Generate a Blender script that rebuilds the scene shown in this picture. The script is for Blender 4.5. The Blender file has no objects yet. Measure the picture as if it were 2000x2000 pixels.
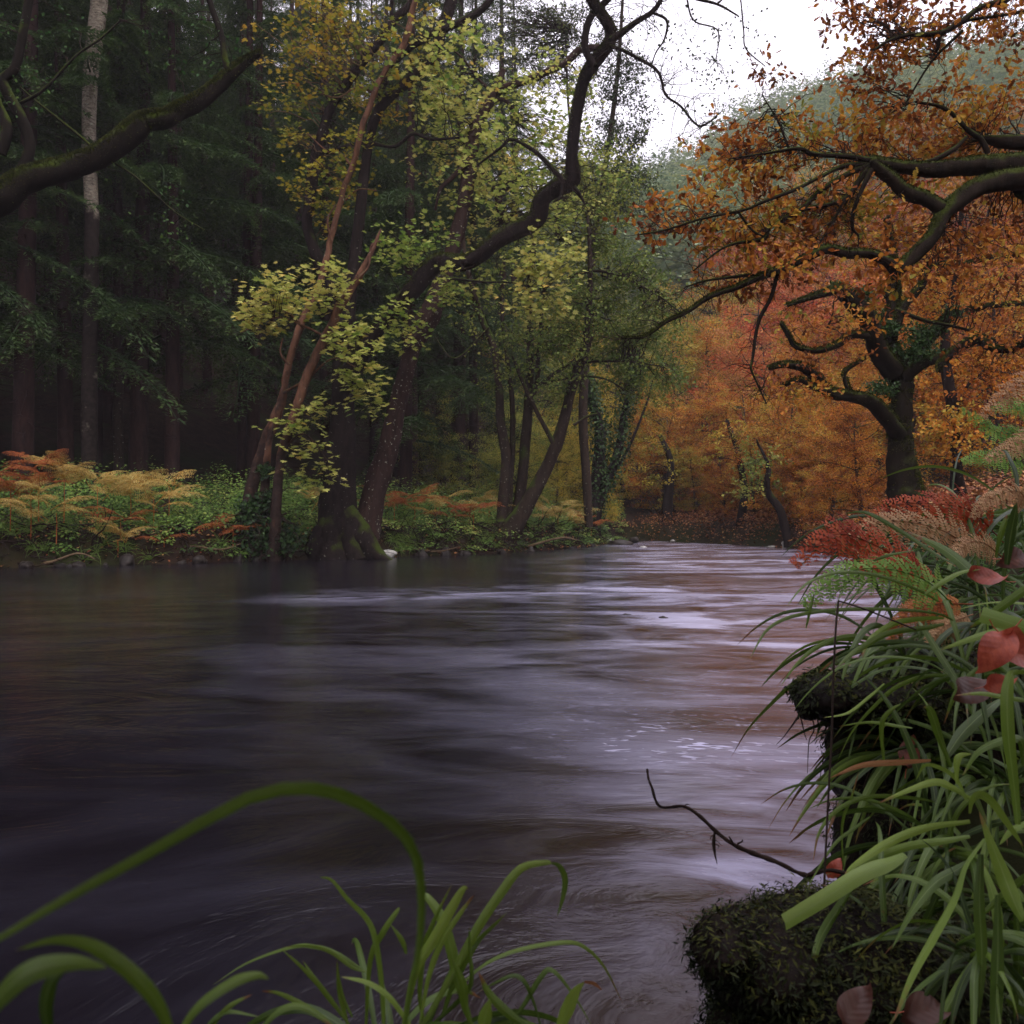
import bpy, math, random
import numpy as np
from mathutils import Vector

# ------------------------------------------------------------------ scene, camera, light
S = bpy.context.scene
C = S.collection
S.render.engine = 'CYCLES'
S.render.resolution_x = S.render.resolution_y = 1024
S.view_settings.view_transform = 'Standard'
S.view_settings.look = 'None'
S.view_settings.exposure = 0.0
S.view_settings.gamma = 1.0
S.view_settings.use_curve_mapping = False
S.cycles.max_bounces = 6
S.cycles.diffuse_bounces = 3
S.cycles.glossy_bounces = 2
S.cycles.transmission_bounces = 3
S.cycles.transparent_max_bounces = 4
S.cycles.volume_bounces = 0
S.cycles.use_fast_gi = False

FPX = 1900.0                 # focal length in pixels of the 2000 px photograph
HOR = 1015.0                 # horizon row
EYE = 1.0                    # height of the lens above the river
cam_d = bpy.data.cameras.new('camera')
cam = bpy.data.objects.new('camera', cam_d)
C.objects.link(cam)
cam.location = (0, 0, EYE)
cam.rotation_euler = (math.radians(90), 0, 0)
cam_d.sensor_width = 36
cam_d.lens = 36 * FPX / 2000
cam_d.shift_y = (HOR - 1000) / 2000
cam_d.clip_start = 0.02
cam_d.clip_end = 2000
cam_d.dof.use_dof = True
cam_d.dof.focus_distance = 4.0
cam_d.dof.aperture_fstop = 13
S.camera = cam

SUN_EL, SUN_AZ = 58.0, 150.0     # high, soft, over the river from behind the right shoulder
W = bpy.data.worlds.new('World')
S.world = W
W.use_nodes = True
nt = W.node_tree
nt.nodes.clear()
sky = nt.nodes.new('ShaderNodeTexSky')
sky.sky_type = 'NISHITA'
sky.sun_disc = False
sky.sun_elevation = math.radians(SUN_EL)
sky.sun_rotation = math.radians(SUN_AZ)
sky.air_density = 1.5
sky.dust_density = 4
bg1 = nt.nodes.new('ShaderNodeBackground')
bg1.inputs[1].default_value = 0.05
bg2 = nt.nodes.new('ShaderNodeBackground')       # the even white cloud layer
bg2.inputs[0].default_value = (0.97, 0.905, 1.0, 1)
bg2.inputs[1].default_value = 1.65
add = nt.nodes.new('ShaderNodeAddShader')
wo = nt.nodes.new('ShaderNodeOutputWorld')
nt.links.new(sky.outputs[0], bg1.inputs[0])
nt.links.new(bg1.outputs[0], add.inputs[0])
nt.links.new(bg2.outputs[0], add.inputs[1])
nt.links.new(add.outputs[0], wo.inputs[0])

sun_d = bpy.data.lights.new('sun', 'SUN')
sun_d.energy = 1.5
sun_d.angle = math.radians(14)
sun_d.color = (1.0, 0.95, 0.88)
sun = bpy.data.objects.new('sun', sun_d)
C.objects.link(sun)
_e, _a = math.radians(SUN_EL), math.radians(SUN_AZ)
sdir = Vector((math.sin(_a) * math.cos(_e), math.cos(_a) * math.cos(_e), math.sin(_e)))
sun.rotation_euler = sdir.to_track_quat('Z', 'Y').to_euler()

# ------------------------------------------------------------------ helpers
RNG = np.random.default_rng(7)
random.seed(7)


def P(px, py, Y):
    return np.array([(px - 1000.0) / FPX * Y, Y, EYE - (py - HOR) / FPX * Y])


def PA(pts, Y):
    """array of points from [(px,py),...]; Y a number or (Y0, Y1) along the list"""
    n = len(pts)
    ys = np.linspace(Y[0], Y[1], n) if isinstance(Y, (tuple, list)) else np.full(n, float(Y))
    return np.array([P(p[0], p[1], y) for p, y in zip(pts, ys)])


def norm(v):
    return v / np.maximum(np.linalg.norm(v, axis=-1, keepdims=True), 1e-9)


def rnd(n, rng=RNG):
    return norm(rng.normal(size=(n, 3)))


def tag(o, label=None, cat=None, group=None, kind=None):
    if label: o['label'] = label
    if cat: o['category'] = cat
    if group: o['group'] = group
    if kind: o['kind'] = kind
    return o


def empty(name, loc, label, cat, group=None):
    o = bpy.data.objects.new(name, None)
    C.objects.link(o)
    o.empty_display_size = 0.1
    o.location = [float(c) for c in loc]
    return tag(o, label, cat, group)


def mesh(name, blocks, mat, smooth=False):
    """blocks: list of (V (n,3), F (m,k) int, tint (n,) or None)"""
    me = bpy.data.meshes.new(name)
    Vs, loops, tot, tint = [], [], [], []
    off = 0
    for b in blocks:
        V, F = b[0], b[1]
        t = b[2] if len(b) > 2 and b[2] is not None else np.full(len(V), 0.5)
        Vs.append(V); tint.append(t)
        loops.append((F + off).ravel())
        tot.append(np.full(len(F), F.shape[1]))
        off += len(V)
    V = np.concatenate(Vs).astype(np.float32)
    L = np.concatenate(loops).astype(np.int32)
    T = np.concatenate(tot).astype(np.int32)
    me.vertices.add(len(V))
    me.vertices.foreach_set('co', V.ravel())
    me.loops.add(len(L))
    me.loops.foreach_set('vertex_index', L)
    me.polygons.add(len(T))
    st = np.concatenate(([0], np.cumsum(T)[:-1])).astype(np.int32)
    me.polygons.foreach_set('loop_start', st)
    me.polygons.foreach_set('loop_total', T)
    if smooth:
        me.polygons.foreach_set('use_smooth', np.ones(len(T), dtype=bool))
    a = me.attributes.new('tint', 'FLOAT', 'POINT')
    a.data.foreach_set('value', np.concatenate(tint).astype(np.float32))
    me.update(calc_edges=True)
    me.validate()
    if mat: me.materials.append(mat)
    return me


def obj(name, blocks, mat, parent=None, smooth=False, origin=None):
    """origin: world position to be subtracted (the parent's location)"""
    if parent is not None and origin is None:
        origin = np.array(parent.location)
    if origin is not None:
        blocks = [(b[0] - origin,) + tuple(b[1:]) for b in blocks]
    me = mesh(name, blocks, mat, smooth)
    o = bpy.data.objects.new(name, me)
    C.objects.link(o)
    if parent is not None: o.parent = parent
    elif origin is not None: o.location = [float(c) for c in origin]
    return o


def link(name, me, parent=None, loc=(0, 0, 0), rot=None, scale=None):
    o = bpy.data.objects.new(name, me)
    C.objects.link(o)
    o.parent = parent
    o.location = [float(c) for c in loc]
    if rot is not None: o.rotation_euler = [float(c) for c in rot]
    if scale is not None: o.scale = scale
    return o


def copy_tree(o, parent=None):
    c = o.copy()
    C.objects.link(c)
    c.parent = parent
    for ch in list(o.children):
        copy_tree(ch, c)
    return c


def catmull(Pt, R, m):
    """smooth resample of a polyline with radii"""
    Pt = np.asarray(Pt, float); R = np.asarray(R, float)
    n = len(Pt)
    if n == 2:
        t = np.linspace(0, 1, m)[:, None]
        return Pt[0] * (1 - t) + Pt[1] * t, R[0] + (R[1] - R[0]) * t[:, 0]
    Q = np.vstack([2 * Pt[0] - Pt[1], Pt, 2 * Pt[-1] - Pt[-2]])
    u = np.linspace(0, n - 1 - 1e-6, m)
    i = u.astype(int); f = (u - i)[:, None]
    p0, p1, p2, p3 = Q[i], Q[i + 1], Q[i + 2], Q[i + 3]
    out = 0.5 * ((2 * p1) + (-p0 + p2) * f + (2 * p0 - 5 * p1 + 4 * p2 - p3) * f * f + (-p0 + 3 * p1 - 3 * p2 + p3) * f ** 3)
    r = np.interp(u, np.arange(n), R)
    return out, r


def tubes(Pt, R, s=5, rough=0.0, seed=0, tint=None):
    """Pt (n,m,3), R (n,m): n tubes of s sides"""
    n, m, _ = Pt.shape
    T = np.empty_like(Pt)
    T[:, 1:-1] = Pt[:, 2:] - Pt[:, :-2]
    T[:, 0] = Pt[:, 1] - Pt[:, 0]
    T[:, -1] = Pt[:, -1] - Pt[:, -2]
    T = norm(T)
    mean = norm(T.mean(axis=1))
    ref = np.where(np.abs(mean[:, 2:3]) > 0.8, np.array([[0.0, 1.0, 0.1]]), np.array([[0.05, 0.1, 1.0]]))
    A = norm(np.cross(T, ref[:, None, :]))
    B = np.cross(T, A)
    th = np.arange(s) * 2 * np.pi / s
    rr = np.repeat(R[:, :, None], s, axis=2)
    if rough > 0:
        rg = np.random.default_rng(seed)
        k = np.arange(m)[None, :, None]
        ph = rg.uniform(0, 6.28, (n, 1, 4))
        rr = rr * (1 + rough * (np.sin(2 * th + ph[..., 0:1] + k * .31) * .5 + np.sin(3 * th - k * .22 + ph[..., 1:2]) * .5
                               + np.sin(5 * th + ph[..., 2:3] + k * .9) * .25)
                   + rough * .6 * rg.normal(size=(n, m, s)) * .5)
    V = Pt[:, :, None, :] + rr[..., None] * (np.cos(th)[None, None, :, None] * A[:, :, None, :] + np.sin(th)[None, None, :, None] * B[:, :, None, :])
    V = V.reshape(-1, 3)
    idx = np.arange(n * m * s).reshape(n, m, s)
    a = idx[:, :-1, :]; b = idx[:, 1:, :]
    a2 = np.roll(a, -1, axis=2); b2 = np.roll(b, -1, axis=2)
    F = np.stack([a, a2, b2, b], axis=-1).reshape(-1, 4)
    blk = [(V, F, None if tint is None else np.full(len(V), tint))]
    return blk


def caps(Pt, R):
    return []


def limb(pts, Y, widths, m=None, jit=0.0, seed=0):
    """traced limb: px points, depth (or range), widths in px -> (points, radii)"""
    n = len(pts)
    W3 = PA(pts, Y)
    ys = W3[:, 1]
    w = np.interp(np.linspace(0, 1, n), np.linspace(0, 1, len(widths)), widths)
    R = w / 2 / FPX * ys
    m = m or max(12, n * 5)
    Q, r = catmull(W3, R, m)
    if widths[-1] > 3:
        e = norm((Q[-1] - Q[-3])[None])[0] * r[-1] * .9
        Q = np.vstack([Q, Q[-1] + e]); r = np.append(r, r[-1] * .15); m += 1
    if jit:
        rg = np.random.default_rng(seed)
        d = np.cumsum(rg.normal(size=(m, 3)), axis=0) * jit
        d -= np.linspace(0, 1, m)[:, None] * d[-1]
        Q = Q + d * np.array([.6, 1.0, .6])
    return Q, r


def limb_blocks(L, s=10, rough=0.10, seed=0):
    return tubes(L[0][None], L[1][None], s, rough, seed)


def shoots(start, dirs, lens, rad, m=6, jit=0.25, grav=0.0, rng=RNG, taper=0.15):
    n = len(start)
    Pt = np.empty((n, m, 3)); Pt[:, 0] = start
    d = norm(dirs)
    step = (lens / (m - 1))[:, None]
    for i in range(1, m):
        d = norm(d + rng.normal(size=(n, 3)) * jit + np.array([0, 0, grav]))
        Pt[:, i] = Pt[:, i - 1] + d * step
    R = rad[:, None] * np.linspace(1, taper, m)[None]
    return Pt, R


# leaf shapes: (x across, y along, z up), 1 long
def ngon_leaf(half, fold=0.12):
    """half outline [(x,y)..] from base to tip for x>0; builds two faces folded on the midrib"""
    ys = [0.0] + [h[1] for h in half] + [1.0]
    k = len(half)
    V = [(0, 0, 0)] + [(x, y, fold * x * 2) for x, y in half] + [(0, 1, -0.04)]
    V += [(-x, y, fold * x * 2) for x, y in half]
    V = np.array(V, float)
    a = list(range(0, k + 2))
    b = [0] + [k + 1] + list(range(2 * k + 1, k + 1, -1))
    return V, np.array([a]), np.array([b])


def T_simple(w=0.3, fold=0.15):
    return ngon_leaf([(w, 0.42)], fold)


def T_oval(w=0.33, fold=0.12):
    return ngon_leaf([(w * .75, .2), (w, .48), (w * .6, .8)], fold)


def T_oak():
    return ngon_leaf([(.09, .12), (.20, .22), (.11, .32), (.29, .45), (.16, .54), (.32, .68), (.19, .76), (.20, .90)], .15)


def T_maple():
    return ngon_leaf([(.34, -.04), (.26, .13), (.60, .34), (.36, .40), (.44, .74), (.17, .62)], .10)


def leaves(pos, size, tmpl, nrm, dr, tint, rng=RNG):
    Tm, Fa, Fb = tmpl
    n = len(pos); k = len(Tm)
    N = norm(nrm); D = norm(dr - (dr * N).sum(1, keepdims=True) * N)
    X = np.cross(D, N)
    loc = Tm[None] * size[:, None, None]
    V = pos[:, None] + loc[..., 0:1] * X[:, None] + loc[..., 1:2] * D[:, None] + loc[..., 2:3] * N[:, None]
    V = V.reshape(-1, 3)
    off = (np.arange(n) * k)[:, None]
    tt = np.repeat(tint, k)
    return [(V, (Fa + off), tt), (np.zeros((0, 3)), (Fb + off) - n * k, np.zeros(0))]


# ------------------------------------------------------------------ materials
def newmat(name):
    m = bpy.data.materials.new(name)
    m.use_nodes = True
    t = m.node_tree
    t.nodes.clear()
    out = t.nodes.new('ShaderNodeOutputMaterial')
    return m, t, out


def N_(t, typ, **kw):
    n = t.nodes.new(typ)
    for k, v in kw.items():
        if k.startswith('i_'):
            key = k[2:]
            n.inputs[int(key) if key.isdigit() else key].default_value = v
        else:
            setattr(n, k, v)
    return n


def ramp(t, stops):
    r = t.nodes.new('ShaderNodeValToRGB')
    el = r.color_ramp.elements
    while len(el) > 1: el.remove(el[-1])
    for i, (p, c) in enumerate(stops):
        e = el[0] if i == 0 else el.new(p)
        e.position = p
        e.color = (c[0], c[1], c[2], 1)
    return r


def leaf_mat(name, cols, rough=0.55, trans=0.35, spec=0.15, spot=0.25, nscale=6.0, var=.16):
    m, t, out = newmat(name)
    at = N_(t, 'ShaderNodeAttribute', attribute_name='tint')
    oi = N_(t, 'ShaderNodeObjectInfo')
    tc = N_(t, 'ShaderNodeTexCoord')
    nz = N_(t, 'ShaderNodeTexNoise', i_Scale=nscale, i_Detail=3.0)
    t.links.new(tc.outputs['Object'], nz.inputs['Vector'])
    m1 = N_(t, 'ShaderNodeMath', operation='MULTIPLY_ADD')
    m1.inputs[1].default_value = var; m1.inputs[2].default_value = -var / 2
    t.links.new(oi.outputs['Random'], m1.inputs[0])
    m2 = N_(t, 'ShaderNodeMath', operation='MULTIPLY_ADD')
    m2.inputs[1].default_value = spot * 2; m2.inputs[2].default_value = -spot
    t.links.new(nz.outputs[0], m2.inputs[0])
    a1 = N_(t, 'ShaderNodeMath', operation='ADD')
    t.links.new(at.outputs['Fac'], a1.inputs[0]); t.links.new(m1.outputs[0], a1.inputs[1])
    a2 = N_(t, 'ShaderNodeMath', operation='ADD')
    t.links.new(a1.outputs[0], a2.inputs[0]); t.links.new(m2.outputs[0], a2.inputs[1])
    n = len(cols)
    r = ramp(t, [(i / max(1, n - 1), c) for i, c in enumerate(cols)])
    t.links.new(a2.outputs[0], r.inputs[0])
    b = N_(t, 'ShaderNodeBsdfPrincipled', i_Roughness=rough)
    b.inputs['Specular IOR Level'].default_value = spec
    tr = N_(t, 'ShaderNodeBsdfTranslucent')
    mx = N_(t, 'ShaderNodeMixShader', i_0=trans)
    t.links.new(r.outputs[0], b.inputs['Base Color']); t.links.new(r.outputs[0], tr.inputs[0])
    t.links.new(b.outputs[0], mx.inputs[1]); t.links.new(tr.outputs[0], mx.inputs[2])
    t.links.new(mx.outputs[0], out.inputs[0])
    return m


def bark_mat(name, dark, light, moss=0.0, mosscol=(.05, .075, .012), lichen=0.0, scale=3.0, bump=0.6, stretch=0.25):
    m, t, out = newmat(name)
    tc = N_(t, 'ShaderNodeTexCoord')
    mp = N_(t, 'ShaderNodeMapping')
    mp.inputs['Scale'].default_value = (1, 1, stretch)
    t.links.new(tc.outputs['Object'], mp.inputs[0])
    nz = N_(t, 'ShaderNodeTexNoise', i_Scale=scale * 3, i_Detail=8.0, i_Roughness=0.7)
    t.links.new(mp.outputs[0], nz.inputs['Vector'])
    r = ramp(t, [(0.3, dark), (0.72, light)])
    t.links.new(nz.outputs[0], r.inputs[0])
    col = r.outputs[0]
    if lichen > 0:
        n3 = N_(t, 'ShaderNodeTexNoise', i_Scale=scale * 5.0, i_Detail=3.0, i_Roughness=.6)
        t.links.new(tc.outputs['Object'], n3.inputs['Vector'])
        r3 = ramp(t, [(0.70 - lichen * .07, (0, 0, 0)), (0.75 - lichen * .07, (1, 1, 1))])
        t.links.new(n3.outputs[0], r3.inputs[0])
        mx = N_(t, 'ShaderNodeMix', data_type='RGBA')
        mx.inputs[7].default_value = (.30, .31, .24, 1)
        t.links.new(r3.outputs[0], mx.inputs[0]); t.links.new(col, mx.inputs[6])
        col = mx.outputs[2]
    if moss > 0:
        ge = N_(t, 'ShaderNodeNewGeometry')
        sx = N_(t, 'ShaderNodeSeparateXYZ')
        t.links.new(ge.outputs['Normal'], sx.inputs[0])
        n2 = N_(t, 'ShaderNodeTexNoise', i_Scale=scale * .8, i_Detail=5.0)
        t.links.new(tc.outputs['Object'], n2.inputs['Vector'])
        ad = N_(t, 'ShaderNodeMath', operation='MULTIPLY_ADD')
        ad.inputs[1].default_value = 0.55
        t.links.new(sx.outputs[2], ad.inputs[0]); t.links.new(n2.outputs[0], ad.inputs[2])
        r2 = ramp(t, [(0.95 - moss * .6, (0, 0, 0)), (1.12 - moss * .6, (1, 1, 1))])
        t.links.new(ad.outputs[0], r2.inputs[0])
        n4 = N_(t, 'ShaderNodeTexNoise', i_Scale=60.0, i_Detail=3.0)
        t.links.new(tc.outputs['Object'], n4.inputs['Vector'])
        rm = ramp(t, [(.3, tuple(c * .45 for c in mosscol)), (.7, tuple(c * 1.5 for c in mosscol))])
        t.links.new(n4.outputs[0], rm.inputs[0])
        mx = N_(t, 'ShaderNodeMix', data_type='RGBA')
        t.links.new(r2.outputs[0], mx.inputs[0]); t.links.new(col, mx.inputs[6]); t.links.new(rm.outputs[0], mx.inputs[7])
        col = mx.outputs[2]
    bp = N_(t, 'ShaderNodeBump', i_Strength=bump, i_Distance=0.03)
    t.links.new(nz.outputs[0], bp.inputs['Height'])
    b = N_(t, 'ShaderNodeBsdfPrincipled', i_Roughness=0.9)
    b.inputs['Specular IOR Level'].default_value = .08
    t.links.new(col, b.inputs['Base Color']); t.links.new(bp.outputs[0], b.inputs['Normal'])
    t.links.new(b.outputs[0], out.inputs[0])
    return m


M = {}
M['bark_dark'] = bark_mat('dark_wet_bark', (.007, .005, .005), (.026, .018, .017), moss=.38, mosscol=(.035, .048, .008), lichen=.25)
M['bark_plain'] = bark_mat('dark_twig_bark', (.012, .008, .008), (.04, .026, .02))
M['bark_mossy'] = bark_mat('mossy_bark', (.006, .005, .004), (.020, .015, .012), moss=.6, mosscol=(.04, .055, .008))
M['bark_oak'] = bark_mat('mossy_oak_bark', (.006, .005, .004), (.022, .016, .011), moss=.5, mosscol=(.035, .045, .009))
M['bark_limb'] = bark_mat('near_oak_bark', (.009, .007, .006), (.03, .021, .016), moss=.5, mosscol=(.035, .045, .009))
M['bark_orange'] = bark_mat('peeling_orange_bark', (.022, .014, .012), (.21, .10, .06), moss=.25, lichen=.5, scale=2.2, bump=1.0)
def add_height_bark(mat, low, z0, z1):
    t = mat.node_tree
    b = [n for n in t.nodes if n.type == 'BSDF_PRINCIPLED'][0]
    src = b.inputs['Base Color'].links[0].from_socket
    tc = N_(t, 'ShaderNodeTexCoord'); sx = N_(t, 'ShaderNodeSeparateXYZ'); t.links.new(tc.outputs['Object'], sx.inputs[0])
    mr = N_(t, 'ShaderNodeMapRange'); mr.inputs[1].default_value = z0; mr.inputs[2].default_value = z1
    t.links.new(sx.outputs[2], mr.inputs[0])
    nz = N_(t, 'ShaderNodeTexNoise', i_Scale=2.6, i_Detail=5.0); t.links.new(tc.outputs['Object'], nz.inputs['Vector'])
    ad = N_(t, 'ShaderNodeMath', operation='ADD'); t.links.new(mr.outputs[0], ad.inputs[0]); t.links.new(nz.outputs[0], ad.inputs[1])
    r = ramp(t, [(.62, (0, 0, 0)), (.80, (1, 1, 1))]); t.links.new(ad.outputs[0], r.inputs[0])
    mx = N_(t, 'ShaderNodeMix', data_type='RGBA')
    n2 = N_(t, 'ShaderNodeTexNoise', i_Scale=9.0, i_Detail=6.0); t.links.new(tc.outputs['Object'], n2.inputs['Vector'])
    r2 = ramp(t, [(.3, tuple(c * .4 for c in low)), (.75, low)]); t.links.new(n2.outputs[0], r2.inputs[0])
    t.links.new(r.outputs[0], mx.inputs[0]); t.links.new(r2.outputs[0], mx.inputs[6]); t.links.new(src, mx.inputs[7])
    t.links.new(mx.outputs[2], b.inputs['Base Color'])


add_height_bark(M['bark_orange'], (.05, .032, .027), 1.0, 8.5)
M['bark_spot'] = bark_mat('lichen_spotted_bark', (.018, .011, .011), (.06, .034, .028), moss=.2, lichen=.9, scale=2.5)
M['bark_pale'] = bark_mat('pale_lichen_bark', (.03, .022, .02), (.42, .36, .28), lichen=1.2, scale=3, stretch=2.2, bump=.9)
M['bark_conifer'] = bark_mat('conifer_bark', (.014, .008, .009), (.05, .026, .023))
M['bark_alder'] = bark_mat('alder_bark', (.014, .010, .009), (.055, .038, .028), moss=.5, lichen=.55)
M['bark_beech'] = bark_mat('beech_bark', (.018, .013, .012), (.06, .045, .04), moss=.35)
M['twig_tan'] = bark_mat('tan_twig_bark', (.06, .04, .025), (.22, .15, .09))

M['conifer'] = leaf_mat('conifer_needles', [(.018, .038, .015), (.05, .09, .028), (.11, .165, .045)], trans=.2, nscale=1.5)
M['conifer_hazed'] = leaf_mat('haze_pale_conifer_needles', [(.15, .22, .13), (.26, .33, .18), (.38, .41, .20)], trans=.2, nscale=.05)  # needle colour paled to paint in mist over the far hill
M['maple_yellow'] = leaf_mat('maple_leaves', [(.16, .27, .05), (.42, .47, .11), (.60, .57, .17), (.62, .42, .10)], trans=.42, nscale=2.5)
M['maple_rust'] = leaf_mat('rusty_maple_leaves', [(.14, .19, .03), (.34, .31, .04), (.46, .32, .04), (.38, .17, .03)], trans=.42, nscale=2.5)
M['leaf_green'] = leaf_mat('green_leaves', [(.035, .09, .025), (.08, .17, .04), (.20, .28, .05)], trans=.4, nscale=2)
M['leaf_alder'] = leaf_mat('alder_leaves', [(.07, .12, .03), (.17, .23, .05), (.42, .40, .09)], trans=.35, nscale=1.2)
M['leaf_sky'] = leaf_mat('small_birch_leaves', [(.03, .045, .03), (.055, .08, .035), (.16, .17, .05)], trans=.3, nscale=1.2)
M['oak_leaf'] = leaf_mat('oak_leaves_autumn', [(.08, .028, .010), (.28, .08, .018), (.52, .19, .03), (.54, .33, .05), (.22, .24, .04)], trans=.4, spot=.4, nscale=2.0)
M['beech_red'] = leaf_mat('red_beech_leaves', [(.30, .035, .02), (.55, .09, .03), (.60, .17, .05), (.55, .26, .09)], trans=.4, nscale=.7, var=.55)
M['beech_orange'] = leaf_mat('orange_beech_leaves', [(.16, .05, .015), (.48, .14, .02), (.62, .26, .035), (.48, .36, .06)], trans=.4, nscale=.7, var=.55)
M['beech_yellow'] = leaf_mat('yellow_beech_leaves', [(.20, .19, .03), (.42, .36, .05), (.60, .46, .07), (.56, .28, .04)], trans=.4, nscale=.7, var=.55)
M['beech_green'] = leaf_mat('olive_leaves', [(.10, .15, .035), (.24, .29, .06), (.44, .40, .09)], trans=.4, nscale=.7, var=.55)
M['ivy'] = leaf_mat('ivy_leaves', [(.012, .03, .012), (.03, .065, .02), (.06, .11, .03)], rough=.35, trans=.15)
M['cover'] = leaf_mat('ground_plants', [(.05, .09, .025), (.11, .21, .045), (.24, .36, .08), (.42, .44, .12)], trans=.35, nscale=1.0)
def blade_detail(m):
    t = m.node_tree
    b = [n for n in t.nodes if n.type == 'BSDF_PRINCIPLED'][0]
    trn = [n for n in t.nodes if n.type == 'BSDF_TRANSLUCENT'][0]
    src = b.inputs['Base Color'].links[0].from_socket
    ax = N_(t, 'ShaderNodeAttribute', attribute_name='lx'); ay = N_(t, 'ShaderNodeAttribute', attribute_name='ly')
    oi = N_(t, 'ShaderNodeObjectInfo')
    ml = N_(t, 'ShaderNodeMath', operation='MULTIPLY'); ml.inputs[1].default_value = 75.0; t.links.new(ax.outputs['Fac'], ml.inputs[0])
    sn = N_(t, 'ShaderNodeMath', operation='SINE'); t.links.new(ml.outputs[0], sn.inputs[0])
    r = ramp(t, [(0, (.62, .66, .6)), (1, (1.0, 1.0, 1.0))])
    mp = N_(t, 'ShaderNodeMapRange'); mp.inputs[1].default_value = -1; t.links.new(sn.outputs[0], mp.inputs[0]); t.links.new(mp.outputs[0], r.inputs[0])
    mu = N_(t, 'ShaderNodeMix', data_type='RGBA', blend_type='MULTIPLY'); mu.inputs[0].default_value = .75
    t.links.new(src, mu.inputs[6]); t.links.new(r.outputs[0], mu.inputs[7])
    # pale midrib
    rm = ramp(t, [(.44, (0, 0, 0)), (.5, (1, 1, 1)), (.56, (0, 0, 0))]); t.links.new(ax.outputs['Fac'], rm.inputs[0])
    mm = N_(t, 'ShaderNodeMath', operation='MULTIPLY'); mm.inputs[1].default_value = .45; t.links.new(rm.outputs[0], mm.inputs[0])
    m2 = N_(t, 'ShaderNodeMix', data_type='RGBA'); m2.inputs[7].default_value = (.26, .36, .12, 1)
    t.links.new(mm.outputs[0], m2.inputs[0]); t.links.new(mu.outputs[2], m2.inputs[6])
    # withered tips and spots
    tc = N_(t, 'ShaderNodeTexCoord'); nz = N_(t, 'ShaderNodeTexNoise', i_Scale=60.0, i_Detail=5.0, i_Roughness=.7); t.links.new(tc.outputs['Object'], nz.inputs['Vector'])
    a = N_(t, 'ShaderNodeMath', operation='MULTIPLY_ADD'); a.inputs[1].default_value = .30; t.links.new(oi.outputs['Random'], a.inputs[0]); t.links.new(ay.outputs['Fac'], a.inputs[2])
    a2 = N_(t, 'ShaderNodeMath', operation='MULTIPLY_ADD'); a2.inputs[1].default_value = .5; t.links.new(nz.outputs[0], a2.inputs[0]); t.links.new(a.outputs[0], a2.inputs[2])
    rt = ramp(t, [(0.0, (0, 0, 0)), (1, (1, 1, 1))])
    mr = N_(t, 'ShaderNodeMapRange'); mr.inputs[1].default_value = 1.32; mr.inputs[2].default_value = 1.46; t.links.new(a2.outputs[0], mr.inputs[0])
    m3 = N_(t, 'ShaderNodeMix', data_type='RGBA'); m3.inputs[7].default_value = (.20, .085, .03, 1)
    t.links.new(mr.outputs[0], m3.inputs[0]); t.links.new(m2.outputs[2], m3.inputs[6])
    sp = N_(t, 'ShaderNodeMapRange'); sp.inputs[1].default_value = .70; sp.inputs[2].default_value = .76; t.links.new(nz.outputs[0], sp.inputs[0])
    m4 = N_(t, 'ShaderNodeMix', data_type='RGBA'); m4.inputs[7].default_value = (.16, .09, .03, 1)
    t.links.new(sp.outputs[0], m4.inputs[0]); t.links.new(m3.outputs[2], m4.inputs[6])
    t.links.new(m4.outputs[2], b.inputs['Base Color']); t.links.new(m4.outputs[2], trn.inputs[0])
    bp = N_(t, 'ShaderNodeBump', i_Strength=.35, i_Distance=.0006); t.links.new(sn.outputs[0], bp.inputs['Height']); t.links.new(bp.outputs[0], b.inputs['Normal'])
    rr = N_(t, 'ShaderNodeMapRange'); rr.inputs[3].default_value = .22; rr.inputs[4].default_value = .55; t.links.new(nz.outputs[0], rr.inputs[0]); t.links.new(rr.outputs[0], b.inputs['Roughness'])


M['litter'] = leaf_mat('fallen_leaves', [(.05, .02, .012), (.22, .07, .03), (.38, .16, .06), (.4, .27, .1)], trans=.1)
M['bracken_gold'] = leaf_mat('golden_bracken', [(.36, .18, .04), (.62, .42, .11), (.66, .52, .20), (.40, .40, .10)], trans=.35, nscale=2)
M['bracken_rust'] = leaf_mat('rusty_bracken', [(.22, .05, .02), (.45, .13, .04), (.55, .24, .08)], trans=.35, nscale=2)
M['fern_red'] = leaf_mat('red_bracken_frond', [(.22, .03, .015), (.42, .07, .025), (.5, .14, .05)], trans=.35, nscale=12)
M['fern_tan'] = leaf_mat('tan_bracken_frond', [(.28, .13, .06), (.50, .30, .15), (.60, .40, .22)], trans=.35, nscale=12)
M['fern_green'] = leaf_mat('green_fern_frond', [(.09, .20, .04), (.20, .36, .07), (.30, .46, .12)], trans=.4, nscale=12)
M['blade'] = leaf_mat('woodrush_blades', [(.022, .048, .006), (.068, .125, .012), (.15, .24, .025), (.27, .38, .06)], rough=.36, trans=.22, spec=.4, spot=.12, nscale=14)
M['blade_bright'] = leaf_mat('bright_woodrush_blades', [(.12, .22, .035), (.22, .34, .06), (.30, .42, .09)], rough=.35, trans=.3, spec=.5, spot=.1, nscale=20)
M['blade_dry'] = leaf_mat('dry_blades', [(.25, .09, .03), (.42, .18, .08), (.5, .28, .14)], rough=.55, trans=.3, nscale=20)
for _k in ('blade', 'blade_bright', 'blade_dry'): blade_detail(M[_k])
M['moss'] = leaf_mat('moss_tufts', [(.006, .009, .003), (.018, .025, .006), (.09, .095, .015)], rough=.7, trans=.1, nscale=8)
M['grass'] = leaf_mat('bank_grass', [(.018, .05, .010), (.05, .12, .02), (.12, .22, .04)], rough=.4, spec=.3, nscale=1.5)
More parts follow.
